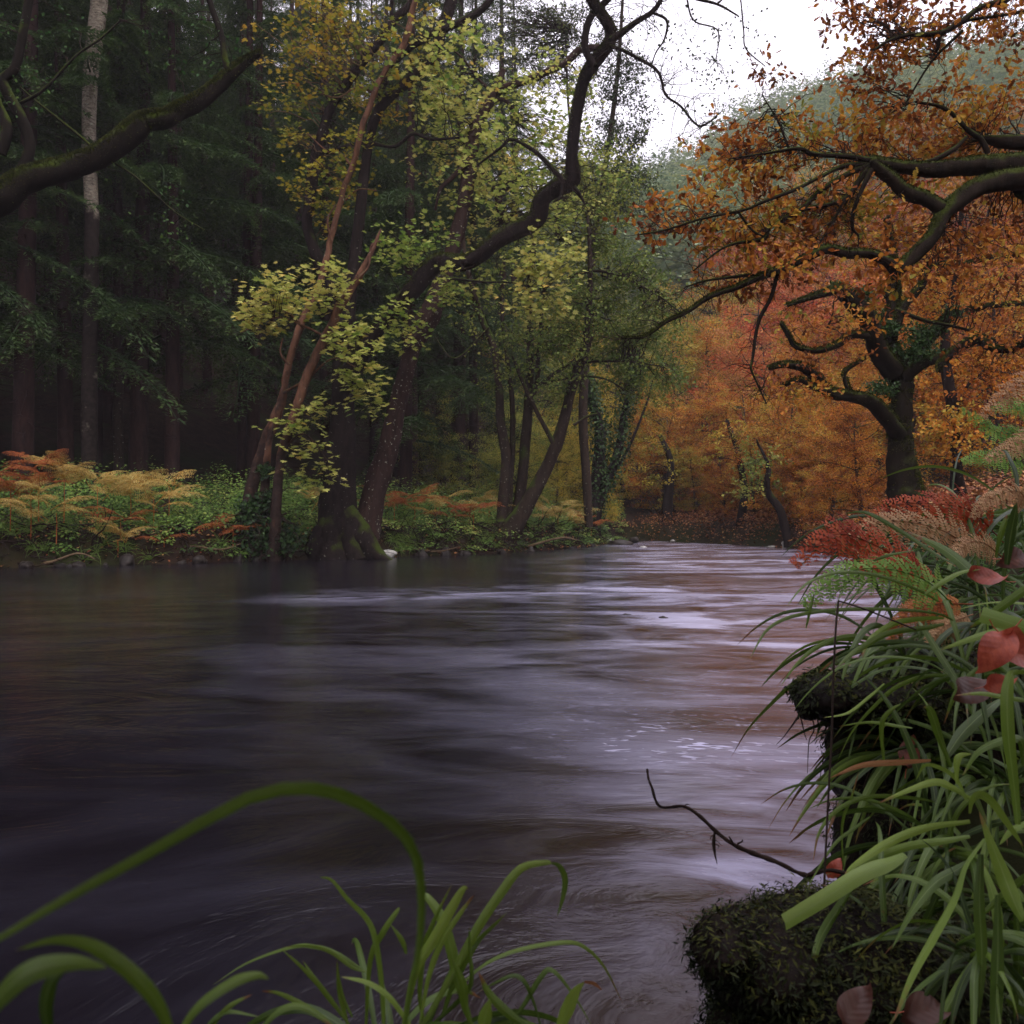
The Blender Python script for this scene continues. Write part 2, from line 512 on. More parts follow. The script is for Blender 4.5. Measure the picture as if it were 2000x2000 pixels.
M['dead'] = leaf_mat('dead_plant', [(.02, .014, .012), (.06, .04, .03)], rough=.8, trans=.05)


def fallen_mat():
    m, t, out = newmat('red_beech_leaf')
    tc = N_(t, 'ShaderNodeTexCoord')
    sx = N_(t, 'ShaderNodeSeparateXYZ')
    t.links.new(tc.outputs['UV'], sx.inputs[0])
    at = N_(t, 'ShaderNodeAttribute', attribute_name='tint')
    # side veins: |x| folded chevrons along y
    ab = N_(t, 'ShaderNodeAttribute', attribute_name='lx')
    ay = N_(t, 'ShaderNodeAttribute', attribute_name='ly')
    aa = N_(t, 'ShaderNodeMath', operation='ABSOLUTE'); t.links.new(ab.outputs['Fac'], aa.inputs[0])
    sb = N_(t, 'ShaderNodeMath', operation='MULTIPLY_ADD'); sb.inputs[1].default_value = -0.8
    t.links.new(aa.outputs[0], sb.inputs[0]); t.links.new(ay.outputs['Fac'], sb.inputs[2])
    ml = N_(t, 'ShaderNodeMath', operation='MULTIPLY'); ml.inputs[1].default_value = 44.0; t.links.new(sb.outputs[0], ml.inputs[0])
    sn = N_(t, 'ShaderNodeMath', operation='SINE'); t.links.new(ml.outputs[0], sn.inputs[0])
    r = ramp(t, [(0.80, (0, 0, 0)), (1.0, (1, 1, 1))]); t.links.new(sn.outputs[0], r.inputs[0])
    nz = N_(t, 'ShaderNodeTexNoise', i_Scale=55.0, i_Detail=6.0, i_Roughness=.7); t.links.new(tc.outputs['Object'], nz.inputs['Vector'])
    ad = N_(t, 'ShaderNodeMath', operation='MULTIPLY_ADD'); ad.inputs[1].default_value = 1.1
    t.links.new(nz.outputs[0], ad.inputs[0]); t.links.new(at.outputs['Fac'], ad.inputs[2])
    c = ramp(t, [(.35, (.08, .03, .02)), (.8, (.34, .06, .035)), (1.2 - .2, (.50, .11, .06))]); t.links.new(ad.outputs[0], c.inputs[0])
    mx = N_(t, 'ShaderNodeMix', data_type='RGBA'); mx.inputs[7].default_value = (.14, .02, .02, 1)
    m5 = N_(t, 'ShaderNodeMath', operation='MULTIPLY'); m5.inputs[1].default_value = .16; t.links.new(r.outputs[0], m5.inputs[0])
    t.links.new(m5.outputs[0], mx.inputs[0]); t.links.new(c.outputs[0], mx.inputs[6])
    b = N_(t, 'ShaderNodeBsdfPrincipled', i_Roughness=.45)
    bp = N_(t, 'ShaderNodeBump', i_Strength=.15, i_Distance=.001); t.links.new(sn.outputs[0], bp.inputs['Height'])
    t.links.new(bp.outputs[0], b.inputs['Normal'])
    tr = N_(t, 'ShaderNodeBsdfTranslucent'); ms = N_(t, 'ShaderNodeMixShader', i_0=.25)
    t.links.new(mx.outputs[2], b.inputs['Base Color']); t.links.new(mx.outputs[2], tr.inputs[0])
    t.links.new(b.outputs[0], ms.inputs[1]); t.links.new(tr.outputs[0], ms.inputs[2]); t.links.new(ms.outputs[0], out.inputs[0])
    return m


M['fallen'] = fallen_mat()


def ground_mat():
    m, t, out = newmat('leaf_litter_ground')
    tc = N_(t, 'ShaderNodeTexCoord')
    n1 = N_(t, 'ShaderNodeTexNoise', i_Scale=3.0, i_Detail=10.0, i_Roughness=.75)
    n2 = N_(t, 'ShaderNodeTexNoise', i_Scale=.35, i_Detail=4.0)
    for n in (n1, n2): t.links.new(tc.outputs['Object'], n.inputs['Vector'])
    r1 = ramp(t, [(.3, (.010, .007, .006)), (.6, (.035, .021, .014)), (.8, (.085, .042, .02))])
    t.links.new(n1.outputs[0], r1.inputs[0])
    r2 = ramp(t, [(.45, (0, 0, 0)), (.62, (1, 1, 1))]); t.links.new(n2.outputs[0], r2.inputs[0])
    mx = N_(t, 'ShaderNodeMix', data_type='RGBA'); mx.inputs[7].default_value = (.02, .035, .009, 1)
    mm = N_(t, 'ShaderNodeMath', operation='MULTIPLY'); mm.inputs[1].default_value = .6
    t.links.new(r2.outputs[0], mm.inputs[0]); t.links.new(mm.outputs[0], mx.inputs[0]); t.links.new(r1.outputs[0], mx.inputs[6])
    bp = N_(t, 'ShaderNodeBump', i_Strength=.8, i_Distance=.08); t.links.new(n1.outputs[0], bp.inputs['Height'])
    b = N_(t, 'ShaderNodeBsdfPrincipled', i_Roughness=.95)
    b.inputs['Specular IOR Level'].default_value = .05
    t.links.new(mx.outputs[2], b.inputs['Base Color']); t.links.new(bp.outputs[0], b.inputs['Normal']); t.links.new(b.outputs[0], out.inputs[0])
    return m


def stone_mat(name, a, b_, spec=.4):
    m, t, out = newmat(name)
    tc = N_(t, 'ShaderNodeTexCoord')
    n1 = N_(t, 'ShaderNodeTexNoise', i_Scale=9.0, i_Detail=8.0, i_Roughness=.7); t.links.new(tc.outputs['Object'], n1.inputs['Vector'])
    r1 = ramp(t, [(.35, a), (.7, b_)]); t.links.new(n1.outputs[0], r1.inputs[0])
    bp = N_(t, 'ShaderNodeBump', i_Strength=.5, i_Distance=.02); t.links.new(n1.outputs[0], bp.inputs['Height'])
    b = N_(t, 'ShaderNodeBsdfPrincipled', i_Roughness=.45)
    b.inputs['Specular IOR Level'].default_value = spec
    t.links.new(r1.outputs[0], b.inputs['Base Color']); t.links.new(bp.outputs[0], b.inputs['Normal']); t.links.new(b.outputs[0], out.inputs[0])
    return m


M['stone_pale'] = stone_mat('pale_stone', (.22, .21, .2), (.6, .58, .56))
M['stone_dark'] = stone_mat('dark_wet_stone', (.012, .010, .009), (.05, .040, .036), .15)
M['soil'] = stone_mat('dark_soil', (.004, .003, .003), (.016, .011, .008), .03)


def water_mat():
    m, t, out = newmat('river_water')
    fl = N_(t, 'ShaderNodeAttribute', attribute_name='flow')
    tc = N_(t, 'ShaderNodeTexCoord')
    # broad slow patches drawn out along the flow
    def noise(scale, detail, rough, dist, k):
        mp = N_(t, 'ShaderNodeMapping'); mp.inputs['Scale'].default_value = scale; mp.inputs['Location'].default_value = (k, k * .7, k)
        t.links.new(fl.outputs['Vector'], mp.inputs[0])
        n = N_(t, 'ShaderNodeTexNoise', i_Scale=1.0, i_Detail=detail, i_Roughness=rough, i_Distortion=dist)
        t.links.new(mp.outputs[0], n.inputs['Vector'])
        return n
    nA = noise((.38, .62, 1), 4.0, .55, 1.0, 3.1)
    nB = noise((1.3, 2.2, 1), 5.0, .62, 1.0, 7.7)
    nC = noise((5.0, 10.0, 1), 5.0, .62, .6, 1.3)
    fm = N_(t, 'ShaderNodeAttribute', attribute_name='foam_sheen')
    rA = ramp(t, [(.47, (0, 0, 0)), (.60, (1, 1, 1))]); t.links.new(nA.outputs[0], rA.inputs[0])
    rB = ramp(t, [(.36, (0, 0, 0)), (.68, (1, 1, 1))]); t.links.new(nB.outputs[0], rB.inputs[0])
    rC = ramp(t, [(.3, (.72, .72, .72)), (.75, (1, 1, 1))]); t.links.new(nC.outputs[0], rC.inputs[0])
    mu1 = N_(t, 'ShaderNodeMath', operation='MULTIPLY_ADD'); mu1.inputs[1].default_value = .62
    t.links.new(rA.outputs[0], mu1.inputs[0])
    mb = N_(t, 'ShaderNodeMath', operation='MULTIPLY'); mb.inputs[1].default_value = .42
    t.links.new(rB.outputs[0], mb.inputs[0]); t.links.new(mb.outputs[0], mu1.inputs[2])
    mu2 = N_(t, 'ShaderNodeMath', operation='MULTIPLY'); t.links.new(mu1.outputs[0], mu2.inputs[0]); t.links.new(rC.outputs[0], mu2.inputs[1])
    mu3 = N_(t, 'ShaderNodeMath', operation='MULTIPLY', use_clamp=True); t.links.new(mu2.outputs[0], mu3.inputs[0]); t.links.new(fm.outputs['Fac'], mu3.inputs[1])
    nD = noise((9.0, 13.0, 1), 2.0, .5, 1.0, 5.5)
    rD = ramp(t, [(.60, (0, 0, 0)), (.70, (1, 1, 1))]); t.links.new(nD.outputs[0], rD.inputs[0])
    da = N_(t, 'ShaderNodeAttribute', attribute_name='reflection_dabs')
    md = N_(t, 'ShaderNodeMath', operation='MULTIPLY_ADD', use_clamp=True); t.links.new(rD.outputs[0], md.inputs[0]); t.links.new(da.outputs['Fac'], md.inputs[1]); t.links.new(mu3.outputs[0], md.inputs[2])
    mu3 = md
    mx = N_(t, 'ShaderNodeMix', data_type='RGBA')
    sp = N_(t, 'ShaderNodeAttribute', attribute_name='silt')
    m0 = N_(t, 'ShaderNodeMix', data_type='RGBA'); m0.inputs[6].default_value = (.007, .005, .008, 1); m0.inputs[7].default_value = (.082, .040, .027, 1)
    t.links.new(sp.outputs['Fac'], m0.inputs[0]); t.links.new(m0.outputs[2], mx.inputs[6])
    mx.inputs[7].default_value = (.55, .54, .76, 1)  # broken water colour, bluish to carry the painted sky sheen
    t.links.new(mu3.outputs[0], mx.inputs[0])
    h = N_(t, 'ShaderNodeMath', operation='MULTIPLY_ADD'); h.inputs[1].default_value = .12
    t.links.new(nC.outputs[0], h.inputs[0]); t.links.new(nB.outputs[0], h.inputs[2])
    bp = N_(t, 'ShaderNodeBump', i_Strength=.2, i_Distance=.08); t.links.new(h.outputs[0], bp.inputs['Height'])
    rr = N_(t, 'ShaderNodeMath', operation='MULTIPLY_ADD'); rr.inputs[1].default_value = .28; rr.inputs[2].default_value = .15
    t.links.new(mu3.outputs[0], rr.inputs[0])
    b = N_(t, 'ShaderNodeBsdfPrincipled', i_IOR=1.33)
    b.inputs['Specular IOR Level'].default_value = .38
    t.links.new(mx.outputs[2], b.inputs['Base Color']); t.links.new(bp.outputs[0], b.inputs['Normal']); t.links.new(rr.outputs[0], b.inputs['Roughness'])
    t.links.new(b.outputs[0], out.inputs[0])
    return m


# ------------------------------------------------------------------ terrain
LB = np.array([(-70, 2), (-34, 9), (-21, 14), (-14, 17.2), (-10.5, 20), (-7.5, 22.4), (-4, 25.3), (-2, 27.2), (-.2, 29.4), (1.2, 32), (2.8, 35.8), (4.0, 40), (4.9, 46)], float)
RB = np.array([(4.9, 46), (5.6, 46.5), (7.0, 44), (8.5, 40.4), (9.8, 33.5), (8.8, 25), (6.5, 17), (4.5, 11), (3.0, 7), (1.75, 4), (1.05, 2.5), (.66, 1.9), (.46, 1.40), (.30, 1.12), (.05, 1.03), (-.35, .98), (-1.2, .7), (-4, -1), (-12, -5), (-30, -12), (-70, -22)], float)
RIV = np.vstack([LB, RB])


def seg_dist(x, y, L):
    d = np.full(x.shape, 1e9)
    for a, b in zip(L[:-1], L[1:]):
        ab = b - a
        t = np.clip(((x - a[0]) * ab[0] + (y - a[1]) * ab[1]) / (ab @ ab), 0, 1)
        d = np.minimum(d, np.hypot(x - a[0] - t * ab[0], y - a[1] - t * ab[1]))
    return d


def inside(x, y):
    c = np.zeros(x.shape, bool)
    n = len(RIV)
    for i in range(n):
        a, b = RIV[i], RIV[(i + 1) % n]
        cond = (a[1] > y) != (b[1] > y)
        xi = (b[0] - a[0]) * (y - a[1]) / (b[1] - a[1] + 1e-12) + a[0]
        c ^= cond & (x < xi)
    return c


def ss(v):
    v = np.clip(v, 0, 1)
    return v * v * (3 - 2 * v)


def wav(x, y, s, k=0):
    return (np.sin(x * s + 1.3 + k) * np.cos(y * s * .9 + .7 * k) + .5 * np.sin(x * s * 2.3 + y * s * 1.7 + k * 2) + .3 * np.cos(x * s * 4.1 - y * s * 3.7 + k))


def height(x, y):
    x = np.atleast_1d(np.asarray(x, float)); y = np.atleast_1d(np.asarray(y, float))
    dl = seg_dist(x, y, LB); dr = seg_dist(x, y, RB)
    ins = inside(x, y)
    d = np.minimum(dl, dr)
    wr = dl ** 2 / (dl ** 2 + dr ** 2 + 1e-9)
    near = np.exp(-(np.hypot(x, y) / 5.0) ** 2)
    rw = .55 - .42 * near
    sl = .39 + .11 * ss((2 - x) / 18) + .11 * ss((x - 24) / 36)
    zr = (.62 - .1 * near) * ss(d / rw) + (.26 - .1 * near) * np.minimum(d, 10) + sl * np.clip(d - 10, 0, 165)
    zl = .65 * ss(d / .7) + .15 * np.minimum(d, 12) + sl * np.clip(d - 12, 0, 165)
    z = zl * (1 - wr) + zr * wr
    z += wav(x, y, .9) * .05 * np.clip(d / 2, 0, 1) + wav(x, y, .08, 2) * np.clip(d - 12, 0, 60) * .035
    z -= .04 * near * ss(d / .1)
    # the near bank drops in front of the lens on the right
    cap = .16 + np.clip(y - 1.1, -.6, 1.6) * .42 + .12 * np.clip(x - 1.2, 0, 3)
    wc = ss((x - .12) / .2) * ss((2.9 - y) / .8) * ss((y + 3) / 2) * (1 - ss((x - 2.5) / 2))
    z = np.where(z > cap, z * (1 - wc) + cap * wc, z)
    zb = -.12 - .5 * ss(d / 2)
    return np.where(ins, zb * ss(d / .15 + .01), z)


def terrain():
    def axis(lo, hi, fine, coarse):
        v = [0.0]
        while v[-1] < hi: v.append(v[-1] + max(fine, min(coarse, abs(v[-1]) * .06)))
        w = [0.0]
        while w[-1] > lo: w.append(w[-1] - max(fine, min(coarse, abs(w[-1]) * .06)))
        return np.array(sorted(set(w + v)))
    xs = axis(-320, 330, .06, 6)
    ys = np.concatenate([axis(-60, 16, .07, 5), np.arange(16.4, 50, .45), np.arange(50.5, 110, 1.6), np.arange(112, 420, 5)])
    ys = np.array(sorted(set(np.round(ys, 4))))
    X, Y = np.meshgrid(xs, ys, indexing='ij')
    Z = height(X.ravel(), Y.ravel()).reshape(X.shape)
    V = np.stack([X, Y, Z], -1).reshape(-1, 3)
    nx, ny = X.shape
    i = np.arange(nx * ny).reshape(nx, ny)
    F = np.stack([i[:-1, :-1], i[1:, :-1], i[1:, 1:], i[:-1, 1:]], -1).reshape(-1, 4)
    o = obj('ground', [(V, F)], ground_mat(), smooth=True)
    tag(o, 'dark earth and leaf litter of the river banks and wooded valley sides', None, None, 'structure')


terrain()


def water():
    xs = np.concatenate([np.linspace(-70, -15, 30), np.linspace(-14.6, 12, 150)])
    ys = np.concatenate([np.linspace(-22, 0, 16), np.linspace(.1, 8, 90), np.linspace(8.3, 48, 110)])
    X, Y = np.meshgrid(xs, ys, indexing='ij')
    Z = .004 * wav(X, Y, 2.2, 1) * np.exp(-((Y - 5) / 14) ** 2)
    V = np.stack([X, Y, Z], -1).reshape(-1, 3)
    nx, ny = X.shape
    i = np.arange(nx * ny).reshape(nx, ny)
    F = np.stack([i[:-1, :-1], i[1:, :-1], i[1:, 1:], i[:-1, 1:]], -1).reshape(-1, 4)
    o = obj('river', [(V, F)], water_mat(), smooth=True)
    tag(o, 'dark brown river with smooth mauve long exposure streaks', None, None, 'structure')
    x, y = V[:, 0], V[:, 1]
    # flow coordinates: straight across in the distance, swirling round an eddy near the camera
    w = np.exp(-((y - 1.8) / 2.0) ** 2) * np.exp(-((x - .6) / 3.0) ** 2)
    cx, cy = 1.1, 2.3
    r = np.hypot(x - cx, y - cy)
    th = np.arctan2(y - cy, x - cx)
    th = np.where(th < -np.pi / 2 , th + 2 * np.pi, th)
    s1, t1 = x + .15 * y, y - .18 * x + .35 * np.sin(x * .45)
    s2, t2 = -th * 1.3, r * 1.05 + 1.0
    s = s1 * (1 - w) + s2 * w; tt = t1 * (1 - w) + t2 * w
    me = o.data
    a = me.attributes.new('flow', 'FLOAT_VECTOR', 'POINT')
    a.data.foreach_set('vector', np.stack([s, tt, np.zeros_like(s)], -1).astype(np.float32).ravel())
    # fast broken water mid river on the right, plus painted sky sheen near the camera
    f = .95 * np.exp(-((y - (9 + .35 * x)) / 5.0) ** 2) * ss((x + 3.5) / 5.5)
    f += 1.15 * np.exp(-((y - 2.5) / 1.5) ** 2) * ss((x + .1) / .9)  # bluish sky reflection near the lens, painted into the water colour
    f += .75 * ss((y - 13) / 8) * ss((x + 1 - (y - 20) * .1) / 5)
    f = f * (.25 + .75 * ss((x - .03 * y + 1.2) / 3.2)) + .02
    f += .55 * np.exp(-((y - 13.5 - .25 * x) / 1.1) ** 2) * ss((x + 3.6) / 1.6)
    si = ss((x - .12 * y + .8) / 2.4)
    dd_ = .6 * np.exp(-((y - 4.4) / .45) ** 2) * np.exp(-((x - .75) / .45) ** 2) + .12 * np.exp(-((y - 5.5) / 2.0) ** 2) * ss((x + .2) / 1.0)  # mottled pale reflections painted into the water colour
    d_ = me.attributes.new('reflection_dabs', 'FLOAT', 'POINT')
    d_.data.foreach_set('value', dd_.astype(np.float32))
    c_ = me.attributes.new('silt', 'FLOAT', 'POINT')
    c_.data.foreach_set('value', si.astype(np.float32))
    b = me.attributes.new('foam_sheen', 'FLOAT', 'POINT')
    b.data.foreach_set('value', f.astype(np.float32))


water()

# ------------------------------------------------------------------ crown builder
def crown(regions, limbs, rng, clump_r, n_sub, tmpl, size, up=.6, leaf_per=6, droop=-.05, maxlen=5.0, twig_r=.012, sub_len=None, big=0):
    """regions: (cx,cy,rx,ry,Y,dY,count,t0,t1). Returns twig blocks, leaf blocks and leaf records"""
    LP = np.concatenate([l[0] for l in limbs]); LR = np.concatenate([l[1] for l in limbs])
    cen, tn = [], []
    for (cx, cy, rx, ry, Y, dY, cnt, t0, t1) in regions:
        u = rng.normal(size=(cnt, 3)); u = u / np.linalg.norm(u, axis=1, keepdims=True) * rng.uniform(.15, 1, (cnt, 1)) ** .5
        yy = Y + u[:, 1] * dY
        c = np.stack([(cx + u[:, 0] * rx - 1000) / FPX * Y, yy, EYE - (cy + u[:, 2] * ry - HOR) / FPX * Y], -1)
        cen.append(c); tn.append(rng.uniform(t0, t1, cnt))
    cen = np.concatenate(cen); tn = np.concatenate(tn)
    d2 = ((cen[:, None] - LP[None]) ** 2).sum(-1)
    # prefer attaching a bit below
    d2 = d2 + np.maximum(0, LP[None, :, 2] - cen[:, None, 2]) ** 2 * .6
    j = d2.argmin(1)
    a = LP[j]
    m = 9
    t = np.linspace(0, 1, m)[None, :, None]
    dist = np.linalg.norm(cen - a, axis=1)
    Pt = a[:, None] * (1 - t) + cen[:, None] * t
    wob = np.cumsum(rng.normal(size=(len(cen), m, 3)), axis=1) * (dist[:, None, None] * .035)
    wob -= t * wob[:, -1:, :]
    Pt = Pt + wob + np.sin(t * np.pi) * np.array([0, 0, 1.0]) * dist[:, None, None] * rng.uniform(-.04, .18, (len(cen), 1, 1))
    r0 = np.minimum(LR[j] * .7, twig_r * (1 + dist * .9))
    R = r0[:, None] * np.linspace(1, .28, m)[None]
    keep = dist < maxlen
    tw = tubes(Pt[keep], R[keep], 4)
    # sub twigs from the outer half
    n = len(cen)
    idx = np.repeat(np.arange(n), n_sub)
    k = rng.integers(m // 2, m, n * n_sub)
    st = Pt[idx, k]
    mainD = norm(cen - a)[idx]
    sd = norm(mainD * .6 + rnd(len(idx), rng) * np.array([1, 1, .55]))
    SL = (sub_len or clump_r * 1.6)
    Ps, Rs = shoots(st, sd, rng.uniform(.5, 1.2, len(idx)) * SL, np.full(len(idx), twig_r * .45), 5, .22, droop, rng)
    tw += tubes(Ps, Rs, 3)
    # leaves
    li = np.repeat(np.arange(len(idx)), leaf_per)
    f = rng.uniform(.15, 1, len(li)) * 3.999
    i0 = f.astype(int); fr = (f - i0)[:, None]
    pos = Ps[li, i0] * (1 - fr) + Ps[li, i0 + 1] * fr + rng.normal(size=(len(li), 3)) * clump_r * .10
    nr = norm(np.array([0, 0, up]) + rnd(len(li), rng) * .75)
    dr = norm(norm(Ps[li, 4] - Ps[li, 0]) + rnd(len(li), rng) * 1.0 + np.array([0, 0, -.25]))
    sz = rng.uniform(.6, 1.15, len(li)) * size
    ti = np.clip(tn[idx][li] + rng.normal(size=len(li)) * .14, 0, 1)
    recs = (pos, nr, dr, sz, ti)
    return tw, recs


def put_leaves(root, recs, tmpl, mat, rng, name='leaf', indiv=0, crownname='foliage'):
    pos, nr, dr, sz, ti = recs
    px = pos[:, 0] / pos[:, 1] * FPX + 1000; py = HOR - (pos[:, 2] - EYE) / pos[:, 1] * FPX
    if indiv:
        infr = (px > 10) & (px < 1990) & (py > 10) & (py < 1990)
        sc = np.where(infr, sz / pos[:, 1] * (.6 + .4 * np.abs(norm(nr)[:, 1])), 0)
        top = np.argsort(-sc)[:indiv]
        rest = np.ones(len(pos), bool); rest[top] = False
        base = np.array(root.location)
        variants = []
        for k in range(8):
            me = mesh(name, leaves(np.zeros((1, 3)), np.ones(1), tmpl, np.array([[0, 0, 1.0]]), np.array([[0, 1.0, 0]]), np.array([k / 7.0])), mat)
            variants.append(me)
        from mathutils import Matrix
        Nn = norm(nr[top]); D = norm(dr[top] - (dr[top] * Nn).sum(1, keepdims=True) * Nn); X = np.cross(D, Nn)
        for q, i in enumerate(top):
            o = bpy.data.objects.new(name, variants[int(ti[i] * 7.99)])
            C.objects.link(o)
            o.parent = root
            x, d, n_, s = X[q], D[q], Nn[q], sz[i]
            l = pos[i] - base
            o.matrix_local = Matrix(((x[0] * s, d[0] * s, n_[0] * s, l[0]), (x[1] * s, d[1] * s, n_[1] * s, l[1]), (x[2] * s, d[2] * s, n_[2] * s, l[2]), (0, 0, 0, 1)))
        pos, nr, dr, sz, ti = pos[rest], nr[rest], dr[rest], sz[rest], ti[rest]
    o = obj(crownname, leaves(pos, sz, tmpl, nr, dr, ti), mat, root)
    o['kind'] = 'stuff'
    return o


def moss_on(limbs, rng, per_m, size, minr=.03):
    """moss tufts standing on the upper side of limbs"""
    out = []
    for Q, r in limbs:
        seg = np.linalg.norm(np.diff(Q, axis=0), axis=1)
        n = int(seg.sum() * per_m * (1 + r.mean() * 8))
        if r.mean() < minr or n < 3: continue
        u = rng.uniform(0, len(Q) - 1.001, n); i = u.astype(int); f = (u - i)[:, None]
        c = Q[i] * (1 - f) + Q[i + 1] * f
        rr = r[i]
        T = norm(Q[i + 1] - Q[i])
        side = norm(np.cross(T, np.array([0, 0, 1.0])) + 1e-6)
        upv = norm(np.cross(side, T)); upv *= np.sign(upv[:, 2:3] + 1e-9)
        th = rng.normal(size=n) * .75
        d = np.cos(th)[:, None] * upv + np.sin(th)[:, None] * side
        pos = c + d * rr[:, None] * .97
        out.append((pos, norm(np.cross(T, d) + rnd(n, rng) * .6), norm(d + rnd(n, rng) * .7), rng.uniform(.4, 1.2, n) * size, rng.uniform(.25, 1, n)))
    if not out: return None
    return [np.concatenate([o[k] for o in out]) for k in range(5)]


def traced_tree(name, base, label, cat, limbs, bark, seed, group=None, trunk_n=1, sides=10, branch_names=None):
    root = empty(name, base, label, cat, group)
    for i, L in enumerate(limbs):
        nm = 'trunk' if i < trunk_n else 'branch'
        obj(nm, limb_blocks(L, sides if L[1].max() > .05 else 6, .17 if i == 0 else .10, seed + i), bark, root, smooth=True)
    return root


# ------------------------------------------------------------------ conifers
def bough_mesh(seed, name='bough'):
    rg = np.random.default_rng(seed)
    n = 30
    t = np.linspace(.06, 1, n)
    drop = rg.uniform(.25, .5)
    ax = np.stack([t, .05 * np.sin(t * 4 + seed), .10 * t - drop * t ** 2], -1)
    blocks = tubes(ax[None], (np.linspace(.012, .002, n))[None], 4, tint=.15)
    pos, nr, dr, sz, ti = [], [], [], [], []
    for i in range(n):
        for sgn in (-1, 1):
            if rg.random() < .12: continue
            L = .42 * (1 - t[i]) ** .75 * rg.uniform(.55, 1.1) + .05
            d0 = norm(np.array([.75, sgn * 1.0, rg.uniform(-.15, .1)]))
            k = max(3, int(L / .024))
            p = ax[i].copy(); d = d0.copy(); st = L / k
            for q in range(k):
                d = norm(d + np.array([0, 0, -.13]) + rg.normal(size=3) * .06)
                p = p + d * st
                for s2 in (-1, 1):
                    sd = norm(d * .9 + s2 * np.cross(d, [0, 0, 1]) * .8 + np.array([0, 0, -.35 + rg.normal() * .25]))
                    pos.append(p); nr.append(norm(np.array([0, 0, 1.0]) + rg.normal(size=3) * .35)); dr.append(sd)
                    sz.append(.055 * (1 - q / k * .5) * rg.uniform(.6, 1.4)); ti.append(np.clip(.25 + .5 * q / k + rg.normal() * .15, 0, 1))
    blocks += leaves(np.array(pos), np.array(sz), T_simple(.13, .1), np.array(nr), np.array(dr), np.array(ti))
    return blocks


BOUGH_BLOCKS = [bough_mesh(s) for s in (1, 2, 3, 4)]
BOUGH = [mesh('bough', b, M['conifer']) for b in BOUGH_BLOCKS]


def rotz(V, a):
    c, s = math.cos(a), math.sin(a)
    return np.stack([V[:, 0] * c - V[:, 1] * s, V[:, 0] * s + V[:, 1] * c, V[:, 2]], -1)


def bough_layout(rg, H, lo, n, Lmax, dens_top=1.0):
    out = []
    for k in range(n):
        z = lo + (H - lo) * (k / n) ** 1.0 + rg.uniform(-.2, .2)
        L = Lmax * (1 - (z / H) ** 1.6) + .5
        out.append((z, k * 2.4 + rg.uniform(-.4, .4), L * rg.uniform(.8, 1.15), rg.integers(0, 4), rg.uniform(-.25, .15)))
    return out


def trunk_pts(H, r, rg, m=14):
    t = np.linspace(0, 1, m)
    return np.stack([.15 * np.sin(t * 3 + rg.uniform(0, 6)), .15 * np.cos(t * 2 + rg.uniform(0, 6)), t * H - .4], -1), r * (1 - t * .92)


def crown_blocks(rg, H, lo, n, Lmax):
    bl = []
    for (z, a, L, v, tilt) in bough_layout(rg, H, lo, n, Lmax):
        for (V, F, T) in BOUGH_BLOCKS[v]:
            if len(V):
                V2 = V * L
                c, s = math.cos(tilt), math.sin(tilt)
                V2 = np.stack([V2[:, 0] * c + V2[:, 2] * s, V2[:, 1], -V2[:, 0] * s + V2[:, 2] * c], -1)
                V2 = rotz(V2, a) + np.array([0, 0, z])
            else: V2 = V
            bl.append((V2, F, T))
    return bl


CON_TR, CON_CR, CON_DEAD = [], [], []
for q in range(3):
    rg = np.random.default_rng(50 + q)
    H = 26 + q * 2
    p, r = trunk_pts(H, .27, rg)
    CON_TR.append(mesh('trunk', tubes(p[None], r[None], 8, .06, q), M['bark_conifer'], True))
    CON_CR.append(mesh('crown', crown_blocks(rg, H, (7, 9, 5)[q], 44, 3.6), M['conifer']))
    n = 46
    z = rg.uniform(1.5, 10, n); a = rg.uniform(0, 6.28, n)
    st = np.stack([.2 * np.cos(a), .2 * np.sin(a), z], -1)
    Ps, Rs = shoots(st, np.stack([np.cos(a), np.sin(a), rg.uniform(-.25, .1, n)], -1), rg.uniform(.8, 2.4, n), np.full(n, .014), 5, .12, -.06, rg)
    i2 = np.repeat(np.arange(n), 3); k2 = rg.integers(1, 4, n * 3)
    P2, R2 = shoots(Ps[i2, k2], norm(Ps[i2, 4] - Ps[i2, 0]) + rnd(n * 3, rg) * .7, rg.uniform(.3, .8, n * 3), np.full(n * 3, .006), 4, .15, -.08, rg)
    CON_DEAD.append(mesh('dead_twigs', tubes(Ps, Rs, 3) + tubes(P2, R2, 3), M['bark_conifer']))


def conifer(x, y, v, rz, sc, label, group, low=None, wide=None):
    z = float(height(x, y)[0])
    r = empty('conifer_tree', (x, y, z), label, 'tree', group)
    r.rotation_euler = (0, 0, rz)
    r.scale = (sc, sc, sc)
    link('trunk', CON_TR[v], r)
    link('crown', CON_CR[v], r)
    if y > 62: r.scale = (sc * 1.25,) * 3
    link('dead_twigs', CON_DEAD[v], r)['kind'] = 'stuff'
    return r


